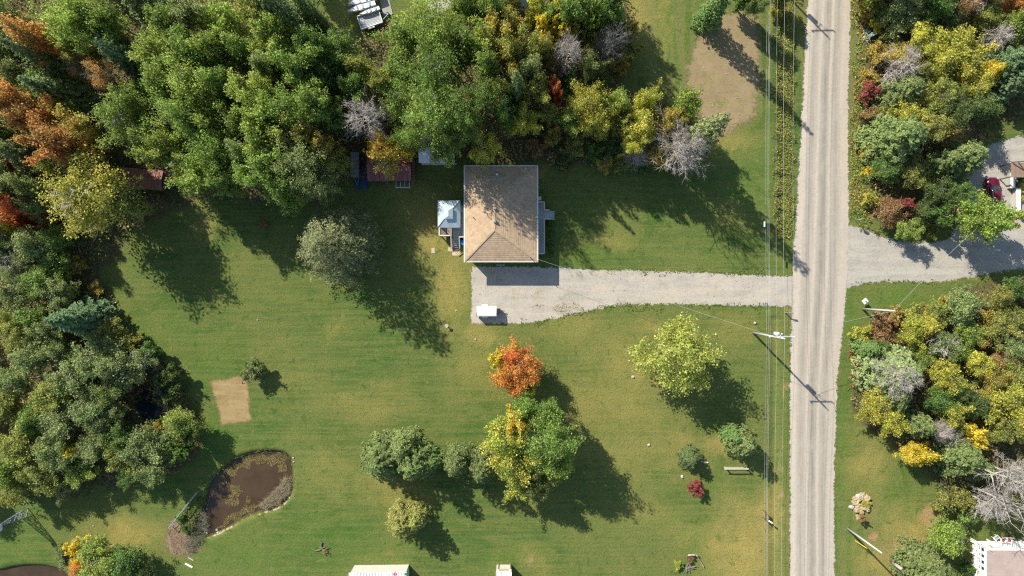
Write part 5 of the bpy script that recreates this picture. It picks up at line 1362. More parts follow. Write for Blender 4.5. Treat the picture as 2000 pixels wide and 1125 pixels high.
for i in range(6):
    mb = MB(); mb.box((0, -d / 2 + (i + .5) * d / 6, 1.83), (w - .25, d / 6 - .03, .05)); part('top_panel', mb, mat('grey_roll_roofing', (0.22, 0.23, 0.21), (0.13, 0.14, 0.12), 1.2), tr)
for sx in (-1, 1):
    mb = MB().tube((sx * (w / 2 - .2), -.2, .32), (sx * (w / 2 + .02), -.2, .32), .32, n=14); wh = part('wheel', mb, M_black, tr); mb = MB().tube((sx * (w / 2 + .0), -.2, .32), (sx * (w / 2 + .04), -.2, .32), .17, n=10); part('hub', mb, M_galv, wh)
mb = MB(); mb.bar((-.3, -d / 2, .5), (0, -d / 2 - .8, .45), .06); mb.bar((.3, -d / 2, .5), (0, -d / 2 - .8, .45), .06); mb.box((0, -d / 2 - .8, .25), (.06, .06, .5)); part('hitch', mb, M_galv, tr)
g = G(706, 352)
tp = MB(); gn = 8
vs = []; 
for j in range(gn + 1):
    for i in range(gn + 1):
        u, v = i / gn, j / gn; vs.append((g.x - .9 + 1.9 * u, g.y - 1.3 + 3.2 * v, .06 + .14 * abs(float(sn(u * 5, v * 6, 1.4, 3)))))
tp.add(vs, [(j * (gn + 1) + i, j * (gn + 1) + i + 1, (j + 1) * (gn + 1) + i + 1, (j + 1) * (gn + 1) + i) for j in range(gn) for i in range(gn)])
o = obj('tarp', tp.mesh('tarp', M_bluetarp, True)); tag(o, 'crumpled blue tarp on the ground between the dark trailer and red shed', 'tarp')
# white sash frame leaning below the red shed
cx, cy, w, d = img_rect(773, 354, 800, 366, 0.9)
t = thing('sash_rack', 'white three pane window frame standing below the red roofed shed', 'window frame', (cx, cy, 0))
for a, c in (((-w / 2, -d / 2, .9), (w / 2, -d / 2, .9)), ((-w / 2, d / 2, .9), (w / 2, d / 2, .9))):
    mb = MB().bar(a, c, .07); part('side_rail', mb, M_white, t)
for i in range(4):
    X = -w / 2 + .04 + i * (w - .08) / 3; mb = MB().bar((X, -d / 2 + .04, .9), (X, d / 2 - .04, .9), .07); part('cross_bar', mb, M_white, t)
for sx in (-1, 1):
    for sy in (-1, 1): mb = MB(); mb.box((sx * (w / 2 - .05), sy * (d / 2 - .0), .43), (.06, .06, .86)); part('leg', mb, M_white, t)
# long rust red shed in the wood
cx, cy, w, d = img_rect(228, 331, 314, 366, 2.4)
shed('rust_red_shed', 'long rust red ribbed roof among the trees on the left', cx, cy, w, d, 2.2, .35, M_rust, rz=math.radians(-4.5), panel=.5)
g = G(323, 349, 1.7)
t = thing('lean_to_rack', 'open rack of rusty slats at the right end of the rust red shed', 'rack', (g.x, g.y, 0), math.radians(-4.5))
for i in range(9):
    mb = MB(); mb.box((random.uniform(-.05, .05), -1.1 + i * .27, 1.7), (1.15, .13, .05)); part('roof_slat', mb, M_rust if i % 3 else M_galv, t)
mb = MB()
for sx in (-.5, .5):
    for sy in (-1.1, 1.1): mb.box((sx, sy, .83), (.09, .09, 1.66))
part('posts', mb, M_darkwood, t)
# green garden tractor
g = G(326, 323, .8)
t = thing('garden_tractor', 'small green garden tractor with yellow seat above the rust red shed', 'tractor', (g.x, g.y, 0), math.radians(5))
mb = MB(); mb.box((.45, 0, .62), (.85, .5, .42), taper=.85); part('hood', mb, M_greenpaint, t, bev=.05)
mb = MB(); mb.box((-.35, 0, .55), (.8, .8, .2)); part('fender', mb, M_greenpaint, t, bev=.05)
mb = MB(); mb.box((-.42, 0, .74), (.4, .42, .12)); mb.box((-.63, 0, .9), (.1, .42, .3)); part('seat', mb, M_yellow, t, bev=.03)
mb = MB().tube((.05, 0, .8), (-.08, 0, 1.02), .02, n=6); mb.tube((-.08, 0, 1.0), (-.10, 0, 1.03), .17, n=12); part('steering_wheel', mb, M_black, t)
for sx, r, wd in ((-.42, .3, .2), (.6, .2, .14)):
    for sy in (-1, 1):
        mb = MB().tube((sx, sy * .32, r), (sx, sy * (.32 + wd), r), r, n=14); part('wheel', mb, M_black, t)
mb = MB(); mb.box((.1, 0, .28), (1.5, .4, .16)); part('chassis', mb, M_black, t)

# ------------------------------------------------------------------ white trailer on the driveway
cx, cy, w, d = img_rect(930, 598, 970, 618, 1.45)
tr = thing('cargo_trailer', 'small white cargo trailer with curved roof parked at the end of the driveway', 'trailer', (cx, cy, 0))
mb = MB(); n = 10; pr = []
for i in range(n + 1):
    t_ = -1 + 2 * i / n; pr.append((t_ * d / 2, 1.38 + .16 * (1 - abs(t_) ** 2.2)))
prof = [(-d / 2, .35)] + pr + [(d / 2, .35)]
k = len(prof); vs = [(-w / 2, p[0], p[1]) for p in prof] + [(w / 2, p[0], p[1]) for p in prof]
mb.add(vs, [(i, i + 1, k + i + 1, k + i)[::-1] for i in range(k - 1)] + [(k - 1, 0, k, 2 * k - 1)[::-1], tuple(range(k))[::-1], tuple(range(k, 2 * k))])
part('body', mb, M_white, tr, bev=.03)
mb = MB(); mb.bar((-w / 2 + .02, 0, 1.565), (w / 2 - .02, 0, 1.565), .05, .02); part('roof_seam', mb, M_white, tr)
for sx in (-1, 1):
    mb = MB()
    for i in range(n): mb.bar((sx * (w / 2 - .04), pr[i][0], pr[i][1] + .012), (sx * (w / 2 - .04), pr[i + 1][0], pr[i + 1][1] + .012), .06, .02)
    part('roof_trim', mb, M_galv, tr)
for sy in (-1, 1):
    mb = MB(); mb.box((-.25, sy * (d / 2 + .12), .68), (.8, .24, .06)); mb.box((-.62, sy * (d / 2 + .12), .55), (.06, .24, .26)); mb.box((.12, sy * (d / 2 + .12), .55), (.06, .24, .26)); part('mudguard', mb, M_white, tr, bev=.01)
    mb = MB().tube((-.25, sy * (d / 2 + .02), .31), (-.25, sy * (d / 2 + .2), .31), .31, n=16); wh = part('wheel', mb, M_black, tr); mb = MB().tube((-.25, sy * (d / 2 + .19), .31), (-.25, sy * (d / 2 + .215), .31), .17, n=10); part('rim', mb, M_galv, wh)
mb = MB(); mb.bar((w / 2, .35, .42), (w / 2 + .85, 0, .42), .07); mb.bar((w / 2, -.35, .42), (w / 2 + .85, 0, .42), .07); mb.bar((w / 2 + .8, 0, .42), (w / 2 + 1.1, 0, .45), .09); part('tongue', mb, M_black, tr)
mb = MB().tube((w / 2 + .75, .0, .02), (w / 2 + .75, .0, .9), .035, n=8); part('jack', mb, M_galv, tr)
mb = MB(); mb.box((-w / 2 - .015, 0, .9), (.03, d - .25, .95)); dr = part('rear_door', mb, M_white, tr); mb = MB(); mb.box((-w / 2 - .045, 0.35, .85), (.03, .05, .25)); part('handle', mb, M_galv, dr)

# ------------------------------------------------------------------ poles, lines, lamp
def power_pole(px, py, h, label, arm=True, cat='utility pole', r=.16):
    g = G(px, py)
    t = thing('utility_pole', label, cat, (g.x, g.y, 0))
    mb = MB().tube((0, 0, 0), (0, 0, h), r, r * .62, n=12); part('pole', mb, M_pole, t, True)
    if arm:
        za = h - .75
        mb = MB(); mb.box((0, .17, za), (3.1, .10, .13)); part('crossarm', mb, M_pole, t)
        for sx in (-1.5, 1.5):
            mb = MB().tube((sx, .17, za + .06), (sx, .17, za + .30), .05, .03, n=8); mb.tube((sx, .17, za + .16), (sx, .17, za + .22), .09, n=8); part('insulator', mb, M_whitemetal, t)
            mb = MB().bar((sx * .55, .2, za - .03), (0, .15, za - .75), .04, .03); part('arm_brace', mb, M_galv, t)
        mb = MB().tube((0, 0, h), (0, 0, h + .35), .035, n=8); mb.tube((0, 0, h + .2), (0, 0, h + .27), .08, n=8); part('insulator', mb, M_whitemetal, t)
        mb = MB().tube((-.05, .42, h - 2.7), (-.05, .42, h - 1.75), .26, n=16); mb.tube((-.05, .42, h - 1.75), (-.05, .42, h - 1.68), .28, n=16); tf = part('transformer', mb, M_whitemetal, t, True)
        mb = MB().tube((-.05, .42, h - 1.68), (-.05, .42, h - 1.4), .04, n=8); mb.box((0, .18, h - 2.2), (.12, .2, .5)); part('bushing', mb, M_palestone, tf)
        mb = MB().bar((0.0, 0.1, h - 1.35), (.25, .45, h - 1.35), .05); mb.box((.28, .5, h - 1.25), (.08, .1, .35)); part('fuse_cutout', mb, M_whitemetal, t)
    return Vector((g.x, g.y, h))
T0 = power_pole(1471, 650, 10.7, 'main utility pole with white transformer and crossarm at the lawn edge')
T1 = power_pole(1474, -74, 10.7, 'utility pole beyond the top edge whose shadow falls on the upper road')
T2 = power_pole(1468, 1372, 10.7, 'utility pole beyond the bottom edge carrying the road line')
T3 = power_pole(1685, 603.5, 8.0, 'pale bare leaning looking pole across the road without crossarm', arm=False)
for a_, h_ in (((1685, 603.5), 8.0),):
    pass
T4 = power_pole(1655, 1032, 8.9, 'bare white pole at the bottom right lawn beside the stump bed', arm=False, r=.15)
mb = MB(); g = G(1741, 1097); o = obj('short_post', MB().tube((0, 0, 0), (0, 0, 2.6), .24, .22, n=12).mesh('short_post', M_post, True), None, (g.x, g.y, 0)); tag(o, 'short thick grey post beside the soft green conifer at the bottom right', 'post')
def line(a, c, sag, label, r=.011, name='power_line', group=None):
    pts = []
    for i in range(17):
        t = i / 16; p = a.lerp(c, t); p.z -= 4 * sag * t * (1 - t); pts.append(p)
    mb = MB()
    for i in range(16): mb.tube(pts[i], pts[i + 1], r, n=5, cap=False)
    o = obj(name, mb.mesh(name, M_wire)); return tag(o, label, 'power line', group)
for dx, dz_, nm in ((-1.5, -.43, 'left hand bare conductor on the crossarm'), (0, .3, 'middle bare conductor on the pole tops'), (1.5, -.43, 'right hand conductor nearest the road')):
    for A_, B2, sg in ((T0, T1, 'north of the main pole'), (T0, T2, 'south of the main pole')):
        line(A_ + Vector((dx, .17 if dx else 0, dz_)), B2 + Vector((dx, .17 if dx else 0, dz_)), .7, '%s, span %s' % (nm, sg))
for dx, z, nm in ((.22, 8.0, 'neutral wire below the transformer'), (-.15, 6.2, 'upper telephone cable'), (-.2, 5.6, 'lower telephone cable')):
    for B2, sg in ((T1, 'north of the main pole'), (T2, 'south of the main pole')):
        line(Vector((T0.x + dx, T0.y, z)), Vector((B2.x + dx, B2.y, z)), .6, '%s, span %s' % (nm, sg), .011, 'cable')
line(Vector((T0.x, T0.y, 7.8)), MAST, .9, 'service wire from the main pole to the corner of the house', .014, 'service_wire')
line(Vector((T0.x, T0.y, 9.0)), Vector((T3.x, T3.y, 7.8)), .3, 'wire crossing the road from the main pole to the bare pole', .018, 'service_wire')
line(Vector((T3.x, T3.y, 7.7)), Vector((G(1868, 438).x, G(1868, 438).y, 5.9)), .5, 'thin wire from the bare pole to the lamp post by the side driveway', .015, 'service_wire')
g = G(1497, 438, 5.2)
o = obj('splice_case', MB().tube((-.05, -.35, 0), (-.05, .35, 0), .12, n=10).mesh('splice_case', M_palegreen), None, (T0.x - .3, g.y, 5.25)); tag(o, 'pale green splice case hanging on the telephone cable over the shadow', 'cable box')
g = G(1868, 438)
lp = thing('lamp_post', 'thin metal lamp post half hidden by the tree at the side driveway', 'street lamp', (g.x, g.y, 0))
mb = MB().tube((0, 0, 0), (0, 0, 5.9), .11, .07, n=10); part('pole', mb, M_galv, lp, True)
mb = MB().tube((0, 0, 5.6), (.25, .05, 5.9), .035, n=8); mb.tube((.25, .05, 5.9), (.55, -.2, 5.95), .035, n=8); part('arm', mb, M_galv, lp)
mb = MB().blob((.7, -.32, 5.92), (.24, .12, .08), 10, 6, 1, 0); part('lamp_head', mb, M_whitemetal, lp, True)
mb = MB(); mb.tube((0, 0, .0), (0, 0, .25), .16, n=10); part('base', mb, M_galv, lp)
g = G(1670, 1056)
o = obj('guy_guard', MB().tube((0, 0, 0), (.9, -.5, 1.6), .05, n=8).mesh('guy_guard', M_yellow), None, (g.x, g.y, 0)); tag(o, 'yellow guard tube on the guy wire beside the bare white pole', 'guy guard')

# mailboxes, signs, service boxes
def mailbox(px, py, label, m, rz=0.0, h=1.05, arm=0.0, name='mailbox'):
    g = G(px, py); t = thing(name, label, 'mailbox', (g.x, g.y, 0), rz)
    mb = MB(); mb.box((0, 0, h / 2), (.10, .10, h)); part('post', mb, M_post, t)
    if arm: mb = MB(); mb.box((arm / 2, 0, h - .05), (arm + .1, .08, .08)); part('arm', mb, M_post, t)
    mb = MB(); pr = [(-.10, 0), (-.10, .12)] + [(-.10 * math.cos(a), .12 + .10 * math.sin(a)) for a in (0.5, 1.05, 1.57, 2.1, 2.64)] + [(.10, .12), (.10, 0)]
    k = len(pr); cx = arm
    vs = [(cx - .28, p[0], h + p[1]) for p in pr] + [(cx + .28, p[0], h + p[1]) for p in pr]
    mb.add(vs, [(i, (i + 1) % k, k + (i + 1) % k, k + i)[::-1] for i in range(k)] + [tuple(range(k))[::-1], tuple(range(k, 2 * k))])
    part('box', mb, m, t); mb = MB(); mb.box((cx + .1, .115, h + .16), (.04, .02, .16)); part('flag', mb, M_red, t)
    return t
mailbox(1533, 610, 'grey mailbox on a post arm where the driveway meets the road', M_galv, math.radians(-10), arm=.45)
mailbox(1499, 1014, 'white mailbox in the grass near the bottom of the left verge', M_white, math.radians(-35))
g = G(1683, 588)
t = thing('bird_table', 'white square board on a short post above the bare leaning pole', 'bird table', (g.x, g.y, 0), math.radians(40))
mb = MB(); mb.box((0, 0, .45), (.09, .09, .9)); part('post', mb, M_post, t); mb = MB(); mb.box((0, 0, .92), (.72, .62, .05)); part('board', mb, M_white, t); mb = MB(); mb.box((.05, -.05, 1.02), (.22, .2, .16), taper=.5); part('feeder', mb, M_galv, t)
g = G(1669, 430)
t = thing('road_sign', 'thin road sign seen from above at the mouth of the side driveway', 'road sign', (g.x, g.y, 0), math.radians(8))
mb = MB(); mb.box((0, 0, .95), (.06, .05, 1.9)); part('post', mb, M_galv, t); mb = MB()
pts = [(math.cos(math.pi / 8 + i * math.pi / 4) * .33, math.sin(math.pi / 8 + i * math.pi / 4) * .33) for i in range(8)]
mb.add([(p[0], -.04, 1.75 + p[1]) for p in pts] + [(p[0], -.06, 1.75 + p[1]) for p in pts], [tuple(range(8))[::-1], tuple(range(8, 16))] + [(i, (i + 1) % 8, 8 + (i + 1) % 8, 8 + i) for i in range(8)]); part('plate', mb, M_white, t)
g = G(1699, 71)
t = thing('service_box', 'pale green utility box on a gravel pad beside the upper road', 'utility box', (g.x, g.y, 0), math.radians(25))
mb = MB(); mb.box((0, 0, .5), (.7, .45, 1.0)); part('cabinet', mb, M_palegreen, t, bev=.03); mb = MB(); mb.box((0, 0, 1.03), (.76, .52, .05)); part('lid', mb, M_palegreen, t); mb = MB(); mb.box((0, -.24, .5), (.6, .02, .8)); dr = part('door', mb, M_palegreen, t); mb = MB(); mb.box((.2, -.26, .5), (.05, .02, .12)); part('handle', mb, M_galv, dr)
g = G(1490, 1003)
t = thing('rural_sign', 'dark sign frame on posts above the white mailbox on the verge', 'sign', (g.x, g.y, 0), math.radians(88))
for sx in (-.5, .5): mb = MB(); mb.box((sx, 0, .65), (.07, .07, 1.3)); part('post', mb, M_darkwood, t)
mb = MB(); mb.box((0, -.05, 1.05), (1.15, .04, .45)); part('board', mb, M_darkwood, t)
# rail fence
g = G(1412.5, 912); g2 = G(1455, 911.5)
t = thing('rail_fence', 'short wooden rail fence below the dense conifer on the right hand lawn', 'fence', (g.x, g.y, 0))
L = g2.x - g.x
for sx in (0.15, L): mb = MB(); mb.box((sx, 0, .5), (.13, .13, 1.0)); part('post', mb, M_post, t)
mb = MB(); mb.box((L / 2, 0, 1.04), (L + .3, .16, .07)); part('rail', mb, M_rail, t)
mb = MB(); mb.box((L / 2, 0.08, .5), (L, .05, .12)); part('rail', mb, M_rail, t)
# pond rail
a, c = G(390, 958), G(336, 1027)
t = thing('pond_rail', 'long pale handrail on thin posts along the upper left bank of the pond', 'railing', (a.x, a.y, 0))
d_ = Vector((c.x - a.x, c.y - a.y, 0))
mb = MB(); mb.tube((0, 0, 1.0), (d_.x, d_.y, 1.0), .055, n=8); part('rail', mb, M_galv, t)
mb = MB(); mb.tube((0, 0, .5), (d_.x, d_.y, .5), .03, n=8); part('rail', mb, M_galv, t)
for i in range(8):
    p = d_ * i / 7; gzz = min(0, float(ground_h(np.array([a.x + p.x]), np.array([a.y + p.y]))[0])); mb = MB(); mb.tube((p.x, p.y, gzz), (p.x, p.y, 1.0), .035, n=6); part('post', mb, M_post, t)
for px, py, L, w, rz, lab in ((369, 1104, 1.15, .22, -28, 'white plank lying on the grass below the bark bed'), (373, 1091.5, .85, .09, -28, 'thin pale stick board just below the bark bed')):
    g = G(px, py); o = obj('plank', MB().box((0, 0, .04), (L, w, .08)).mesh('plank', M_white if w > .1 else M_rail), None, (g.x, g.y, 0), math.radians(rz)); tag(o, lab, 'plank')
# brush and stones by the pond
def sticks(name, label, pts, n, L, r, z, m, seed, cat='brush pile', spread=1.0):
    q = random.Random(seed); w = gpoly(pts); xs = [p[0] for p in w]; ys_ = [p[1] for p in w]
    A, B, RA, RB = [], [], [], []
    while len(A) < n:
        x, y = q.uniform(min(xs), max(xs)), q.uniform(min(ys_), max(ys_))
        if not inpoly(np.array([x]), np.array([y]), w)[0]: continue
        gz0 = max(float(ground_h(np.array([x]), np.array([y]))[0]), -.62) + q.uniform(.02, z); a = q.uniform(0, 6.28); l = q.uniform(L * .4, L)
        A.append((x, y, gz0)); B.append((x + math.cos(a) * l, y + math.sin(a) * l, gz0 + q.uniform(-.1, .35) * l)); rr_ = q.uniform(r * .5, r); RA.append(rr_); RB.append(rr_ * .5)
    o = obj(name, segs_mesh(name, A, B, RA, RB, m, 4)); return tag(o, label, cat, kind='stuff')
sticks('brush_pile', 'heap of dry grey brush in the lower right corner of the pond', [(566, 935), (567, 962), (545, 985), (515, 996), (507, 985), (525, 972), (545, 950), (555, 932)], 1500, .8, .022, .7, mat('dry_brush', (0.30, 0.25, 0.15), (0.18, 0.15, 0.09)), 4)
sticks('dead_stalks', 'grey and pinkish dead stalks on the left bank of the pond', [(392, 1000), (402, 1002), (405, 1030), (400, 1048), (370, 1078), (362, 1062), (375, 1040)], 900, .7, .02, .6, mat('dead_stalk', (0.20, 0.19, 0.12), (0.13, 0.12, 0.08)), 6)
sticks('bark_litter', 'reddish brown bark and leaf litter beside the pond rail', [(328, 1040), (340, 1025), (368, 1050), (372, 1080), (338, 1080)], 900, .22, .025, .06, mat('bark_chip', (0.26, 0.17, 0.11), (0.34, 0.24, 0.15)), 8)
scatter('pond_bank_plants', 'green leafy plants between the pond rail and the water', 'plants', [[(352, 1005), (385, 970), (400, 965), (402, 1000), (385, 1020), (372, 1040), (352, 1030)]], 70, (.05, .9), (.06, .14), [(0.05, 0.09, 0.02), (0.10, 0.15, 0.03), (0.18, 0.2, 0.05), (0.14, 0.11, 0.06)], 41, 2.0)
scatter('pool_edge_plants', 'dark reeds and fallen leaves around the dark pool', 'plants', [[(250, 750), (335, 745), (340, 820), (310, 850), (255, 845), (300, 822), (318, 790), (300, 765), (268, 770)]], 30, (.02, .8), (.06, .16), [(0.03, 0.04, 0.015), (0.06, 0.06, 0.03), (0.14, 0.11, 0.05), (0.05, 0.08, 0.02)], 42, 1.2)
q = random.Random(3)
def stone(px, py, r, m, label, cat='stone', grp=None, z=0, rough=.22):
    g = G(px, py); gz0 = float(ground_h(np.array([g.x]), np.array([g.y]))[0]) if z == 0 else z
    o = obj('stone', MB().blob((0, 0, r * .3), (r, r * q.uniform(.7, 1.1), r * .6), 9, 6, q.randrange(999), rough).mesh('stone', m, False), None, (g.x, g.y, max(gz0, -.65)), q.uniform(0, 6)); return tag(o, label, cat, grp)
def stone_heap(name, label, spots, m):
    """loose stones too many and small to single out: one object"""
    mb = MB()
    for i, (px, py, r) in enumerate(spots):
        g = G(px, py); z = max(float(ground_h(np.array([g.x]), np.array([g.y]))[0]), -.65)
        mb.blob((g.x, g.y, z + r * .3), (r, r * q.uniform(.7, 1.1), r * .6), 7, 5, i, .3)
    o = obj(name, mb.mesh(name, m)); return tag(o, label, 'stones', kind='stuff')
stone_heap('bank_stones', 'pale stones strewn along the left bank of the pond', [(402 - 12 * math.sin(i / 22 * 3) + q.uniform(-6, 6), 985 + 66 * i / 22 + q.uniform(-3, 3), q.uniform(.08, .2)) for i in range(22)], M_stone)
for i, (px, py) in enumerate([(420, 1038), (424, 1042)]):
    stone(px, py, .22, M_palestone, ['pale stone at the bottom tip of the pond, upper of two', 'pale stone at the bottom tip of the pond, lower of two'][i])
for px, py, lab in ((573, 894, 'white stone at the upper right corner of the pond, upper of two'), (574, 902, 'white stone at the upper right corner of the pond, lower of two'), (565, 973, 'white stone at the lower right corner of the pond')):
    stone(px, py, .12, M_palestone, lab)
# stump bed by the road: broken stump pieces round a plant
DIRS = ['right', 'upper right', 'top', 'upper left', 'left', 'lower left', 'bottom', 'lower right']
for i in range(16):
    a = (i % 8) * math.pi / 4; rr_ = 9 if i < 8 else 17
    stone(1682 + rr_ * math.cos(a) * .95 + q.uniform(-2, 2), 983 - rr_ * math.sin(a) * .95 + q.uniform(-2, 2), q.uniform(.3, .5), M_stump, 'split stump chunk in the %s ring of the round bed, %s side' % ('inner' if i < 8 else 'outer', DIRS[i % 8]), 'stump piece', 'stump chunks in the round bed', rough=.42)
for i in range(6):
    stone(1672 + i * 3.4 + q.uniform(-2, 2), 1005 + i * 3.2 + q.uniform(-3, 3), q.uniform(.2, .38), M_stump, 'stump chunk trailing below the round bed, number %s from the top' % ['one', 'two', 'three', 'four', 'five', 'six'][i], 'stump piece', 'stump chunks trailing below the bed', rough=.42)
stone(1676, 969, .42, M_palestone, 'largest pale stone at the top of the stump bed'); stone(1662, 990, .40, M_palestone, 'large pale stone at the left side of the stump bed')
stone_heap('rubble_stones', 'pale rubble heaped round the pale green service box', [(1692 + q.uniform(-5, 7), 70 + q.uniform(-14, 16), q.uniform(.12, .26)) for i in range(34)], M_palestone)
for px, py, r, lab in ((1236, 736, .22, 'white stone on the lawn left of the lime green tree'), (1267, 869, .2, 'pale stone alone on the lawn left of the rail fence'), (1332, 931, .24, 'pale stone just above the dark purple red bush'), (929, 663, .14, 'small white stone on the lawn below the driveway corner'), (891, 607, .12, 'small white stone on the lawn left of the driveway end'), (1474, 631, .2, 'small pinkish stone above the foot of the main pole'), (183, 1027, .12, 'tiny white stone on the lawn near the bottom left'), (503, 625, .12, 'tiny white stone in the middle of the left lawn')):
    stone(px, py, r, M_palestone, lab)
stone_heap('plot_pebbles', 'small pale stones scattered over the bare soil plot', [(q.uniform(1360, 1478), q.uniform(90, 245), q.uniform(.05, .11)) for i in range(26)], M_palestone)
stone_heap('driveway_stones', 'loose stones scattered over the driveway and its edges', [(q.uniform(925, 1540), q.uniform(528, 600), q.uniform(.03, .08)) for i in range(220)] + [(q.uniform(1655, 1900), q.uniform(470, 548), q.uniform(.03, .08)) for i in range(90)], M_stone)
# lawn ornaments
g = G(873, 636)
t = thing('bird_bath', 'small pale bird bath with bent rod standing left of the driveway end', 'bird bath', (g.x, g.y, 0))
mb = MB().tube((0, 0, 0), (0, 0, .55), .09, .06, n=10); part('pedestal', mb, M_palestone, t); mb = MB().tube((0, 0, .55), (0, 0, .66), .12, .26, n=14); part('bowl', mb, M_palestone, t); mb = MB().tube((.05, 0, 0), (.25, -.3, 1.1), .02, n=6); part('rod', mb, M_black, t)
g = G(1378, 902)
t = thing('garden_hose_reel', 'thin white pipe with end cap in the shadow of the conical bush', 'pipe', (g.x, g.y, 0))
mb = MB().tube((-.7, .05, .12), (.25, -.05, .12), .035, n=8); part('pipe', mb, M_white, t); mb = MB().tube((.25, -.05, .12), (.32, -.12, .14), .07, n=8); part('end_cap', mb, M_white, t)
def driftwood(px, py, label, seed, L=.9, n=9, m=None, arch=None):
    g = G(px, py); t = thing('driftwood', label, 'driftwood', (g.x, g.y, 0)); q = random.Random(seed)
    for i in range(n):
        a = q.uniform(0, 6.28); p = Vector((q.uniform(-.4, .4), q.uniform(-.4, .4), .08)); pts = [p]; rs = [.09]
        for k in range(4):
            a += q.uniform(-.5, .5); p = p + Vector((math.cos(a), math.sin(a), q.uniform(-.05, .25))) * L / 4; p.z = max(.05, p.z); pts.append(p); rs.append(.09 - k * .02)
        mb = MB().path(pts, rs, 6); part('branch', mb, m or M_bark_grey, t)
    return t
driftwood(628, 1072, 'broken grey stump with splayed roots alone on the bottom lawn', 2, 1.1, 8)
driftwood(1344, 1108, 'tangle of grey driftwood at the bottom edge near the yellow shrub', 5, 1.0, 10)
g = G(1350, 1084)
t = thing('driftwood_arch', 'white bleached driftwood log curving over the reddish plant', 'driftwood', (g.x, g.y, 0))
mb = MB().path([(-.6, -.2, .1), (-.45, .15, .45), (0, .25, .6), (.5, .15, .5), (.95, -.1, .3)], [.12, .13, .13, .11, .08], 8); part('log', mb, M_bark_white, t, True)
mb = MB().path([(.7, 0, .4), (1.3, -.9, .3), (1.7, -1.6, .2)], [.04, .035, .09], 6); part('branch', mb, M_bark_white, t)
for dx in (-.3, .1, .45): mb = MB().path([(dx, .2, .5), (dx + q.uniform(-.2, .2), .55, .7)], [.05, .015], 5); part('twig', mb, M_bark_white, t)
g = G(1697, 10)
# fallen bleached log in the thicket
a, c = G(1727, 46, .9), G(1757, 30, 1.2)
o = obj('fallen_log', MB().path([a, a.lerp(c, .5) + Vector((0, .05, .1)), c], [.14, .11, .07], 8).mesh('fallen_log', M_bark_dead, True)); tag(o, 'bleached fallen log leaning in the upper right thicket', 'log')
a, c = G(188, 927, .3), G(209, 949, .3)
o = obj('pale_branch', MB().path([a, a.lerp(c, .5) + Vector((.05, .05, 0)), c], [.05, .06, .03], 6).mesh('pale_branch', M_bark_white, True)); tag(o, 'pale dead branch lying at the lower edge of the left wood', 'branch')

# ------------------------------------------------------------------ ornamental windmill, bottom left
g = G(50, 1003)
t = thing('windmill', 'lattice garden windmill with round rotor at the bottom left lawn', 'windmill', (g.x, g.y, 0), math.radians(20))
H_ = 4.6; bs, ts = .6, .1
for sx in (-1, 1):
    for sy in (-1, 1): mb = MB().bar((sx * bs, sy * bs, 0), (sx * ts, sy * ts, H_), .07); part('leg', mb, M_galv, t)
for k in range(5):
    z0_, z1_ = H_ * k / 5, H_ * (k + 1) / 5; a0 = bs + (ts - bs) * k / 5; a1 = bs + (ts - bs) * (k + 1) / 5
    mb = MB()
    for (p, r_) in (((-1, -1), (1, -1)), ((1, -1), (1, 1)), ((1, 1), (-1, 1)), ((-1, 1), (-1, -1))):
        mb.bar((p[0] * a0, p[1] * a0, z0_), (r_[0] * a1, r_[1] * a1, z1_), .035); mb.bar((r_[0] * a0, r_[1] * a0, z0_), (p[0] * a1, p[1] * a1, z1_), .035); mb.bar((p[0] * a1, p[1] * a1, z1_), (r_[0] * a1, r_[1] * a1, z1_), .04)
    part('lattice_panel', mb, M_galv, t)
hub = Vector((-.35, -.15, H_ + .1)); ax = Vector((-1, -.25, 0)).normalized(); sd = Vector((-ax.y, ax.x, 0))
mb = MB().tube(hub + ax * .1, hub - ax * .4, .07, n=8); part('gearbox', mb, M_galv, t)
for i in range(14):
    a = 2 * math.pi * i / 14; r_ = sd * math.cos(a) + Vector((0, 0, 1)) * math.sin(a); tn = sd * -math.sin(a) + Vector((0, 0, 1)) * math.cos(a)
    mb = MB(); p0 = hub + r_ * .15; p1 = hub + r_ * .62; tw_ = ax * .05
    mb.add([p0 - tn * .03 - tw_, p0 + tn * .03 + tw_, p1 + tn * .1 + tw_, p1 - tn * .1 - tw_], [(0, 1, 2, 3)]); mb.add([p0 - tn * .03 - tw_ + ax * .01, p0 + tn * .03 + tw_ + ax * .01, p1 + tn * .1 + tw_ + ax * .01, p1 - tn * .1 - tw_ + ax * .01], [(3, 2, 1, 0)])
    part('rotor_blade', mb, M_whitemetal, t)
mb = MB().bar(hub - ax * .3, hub - ax * 1.0 + sd * .15, .04); mb.box(tuple(hub - ax * 1.2 + sd * .15), (.5, .03, .36)); part('tail_vane', mb, M_bluetarp, t)

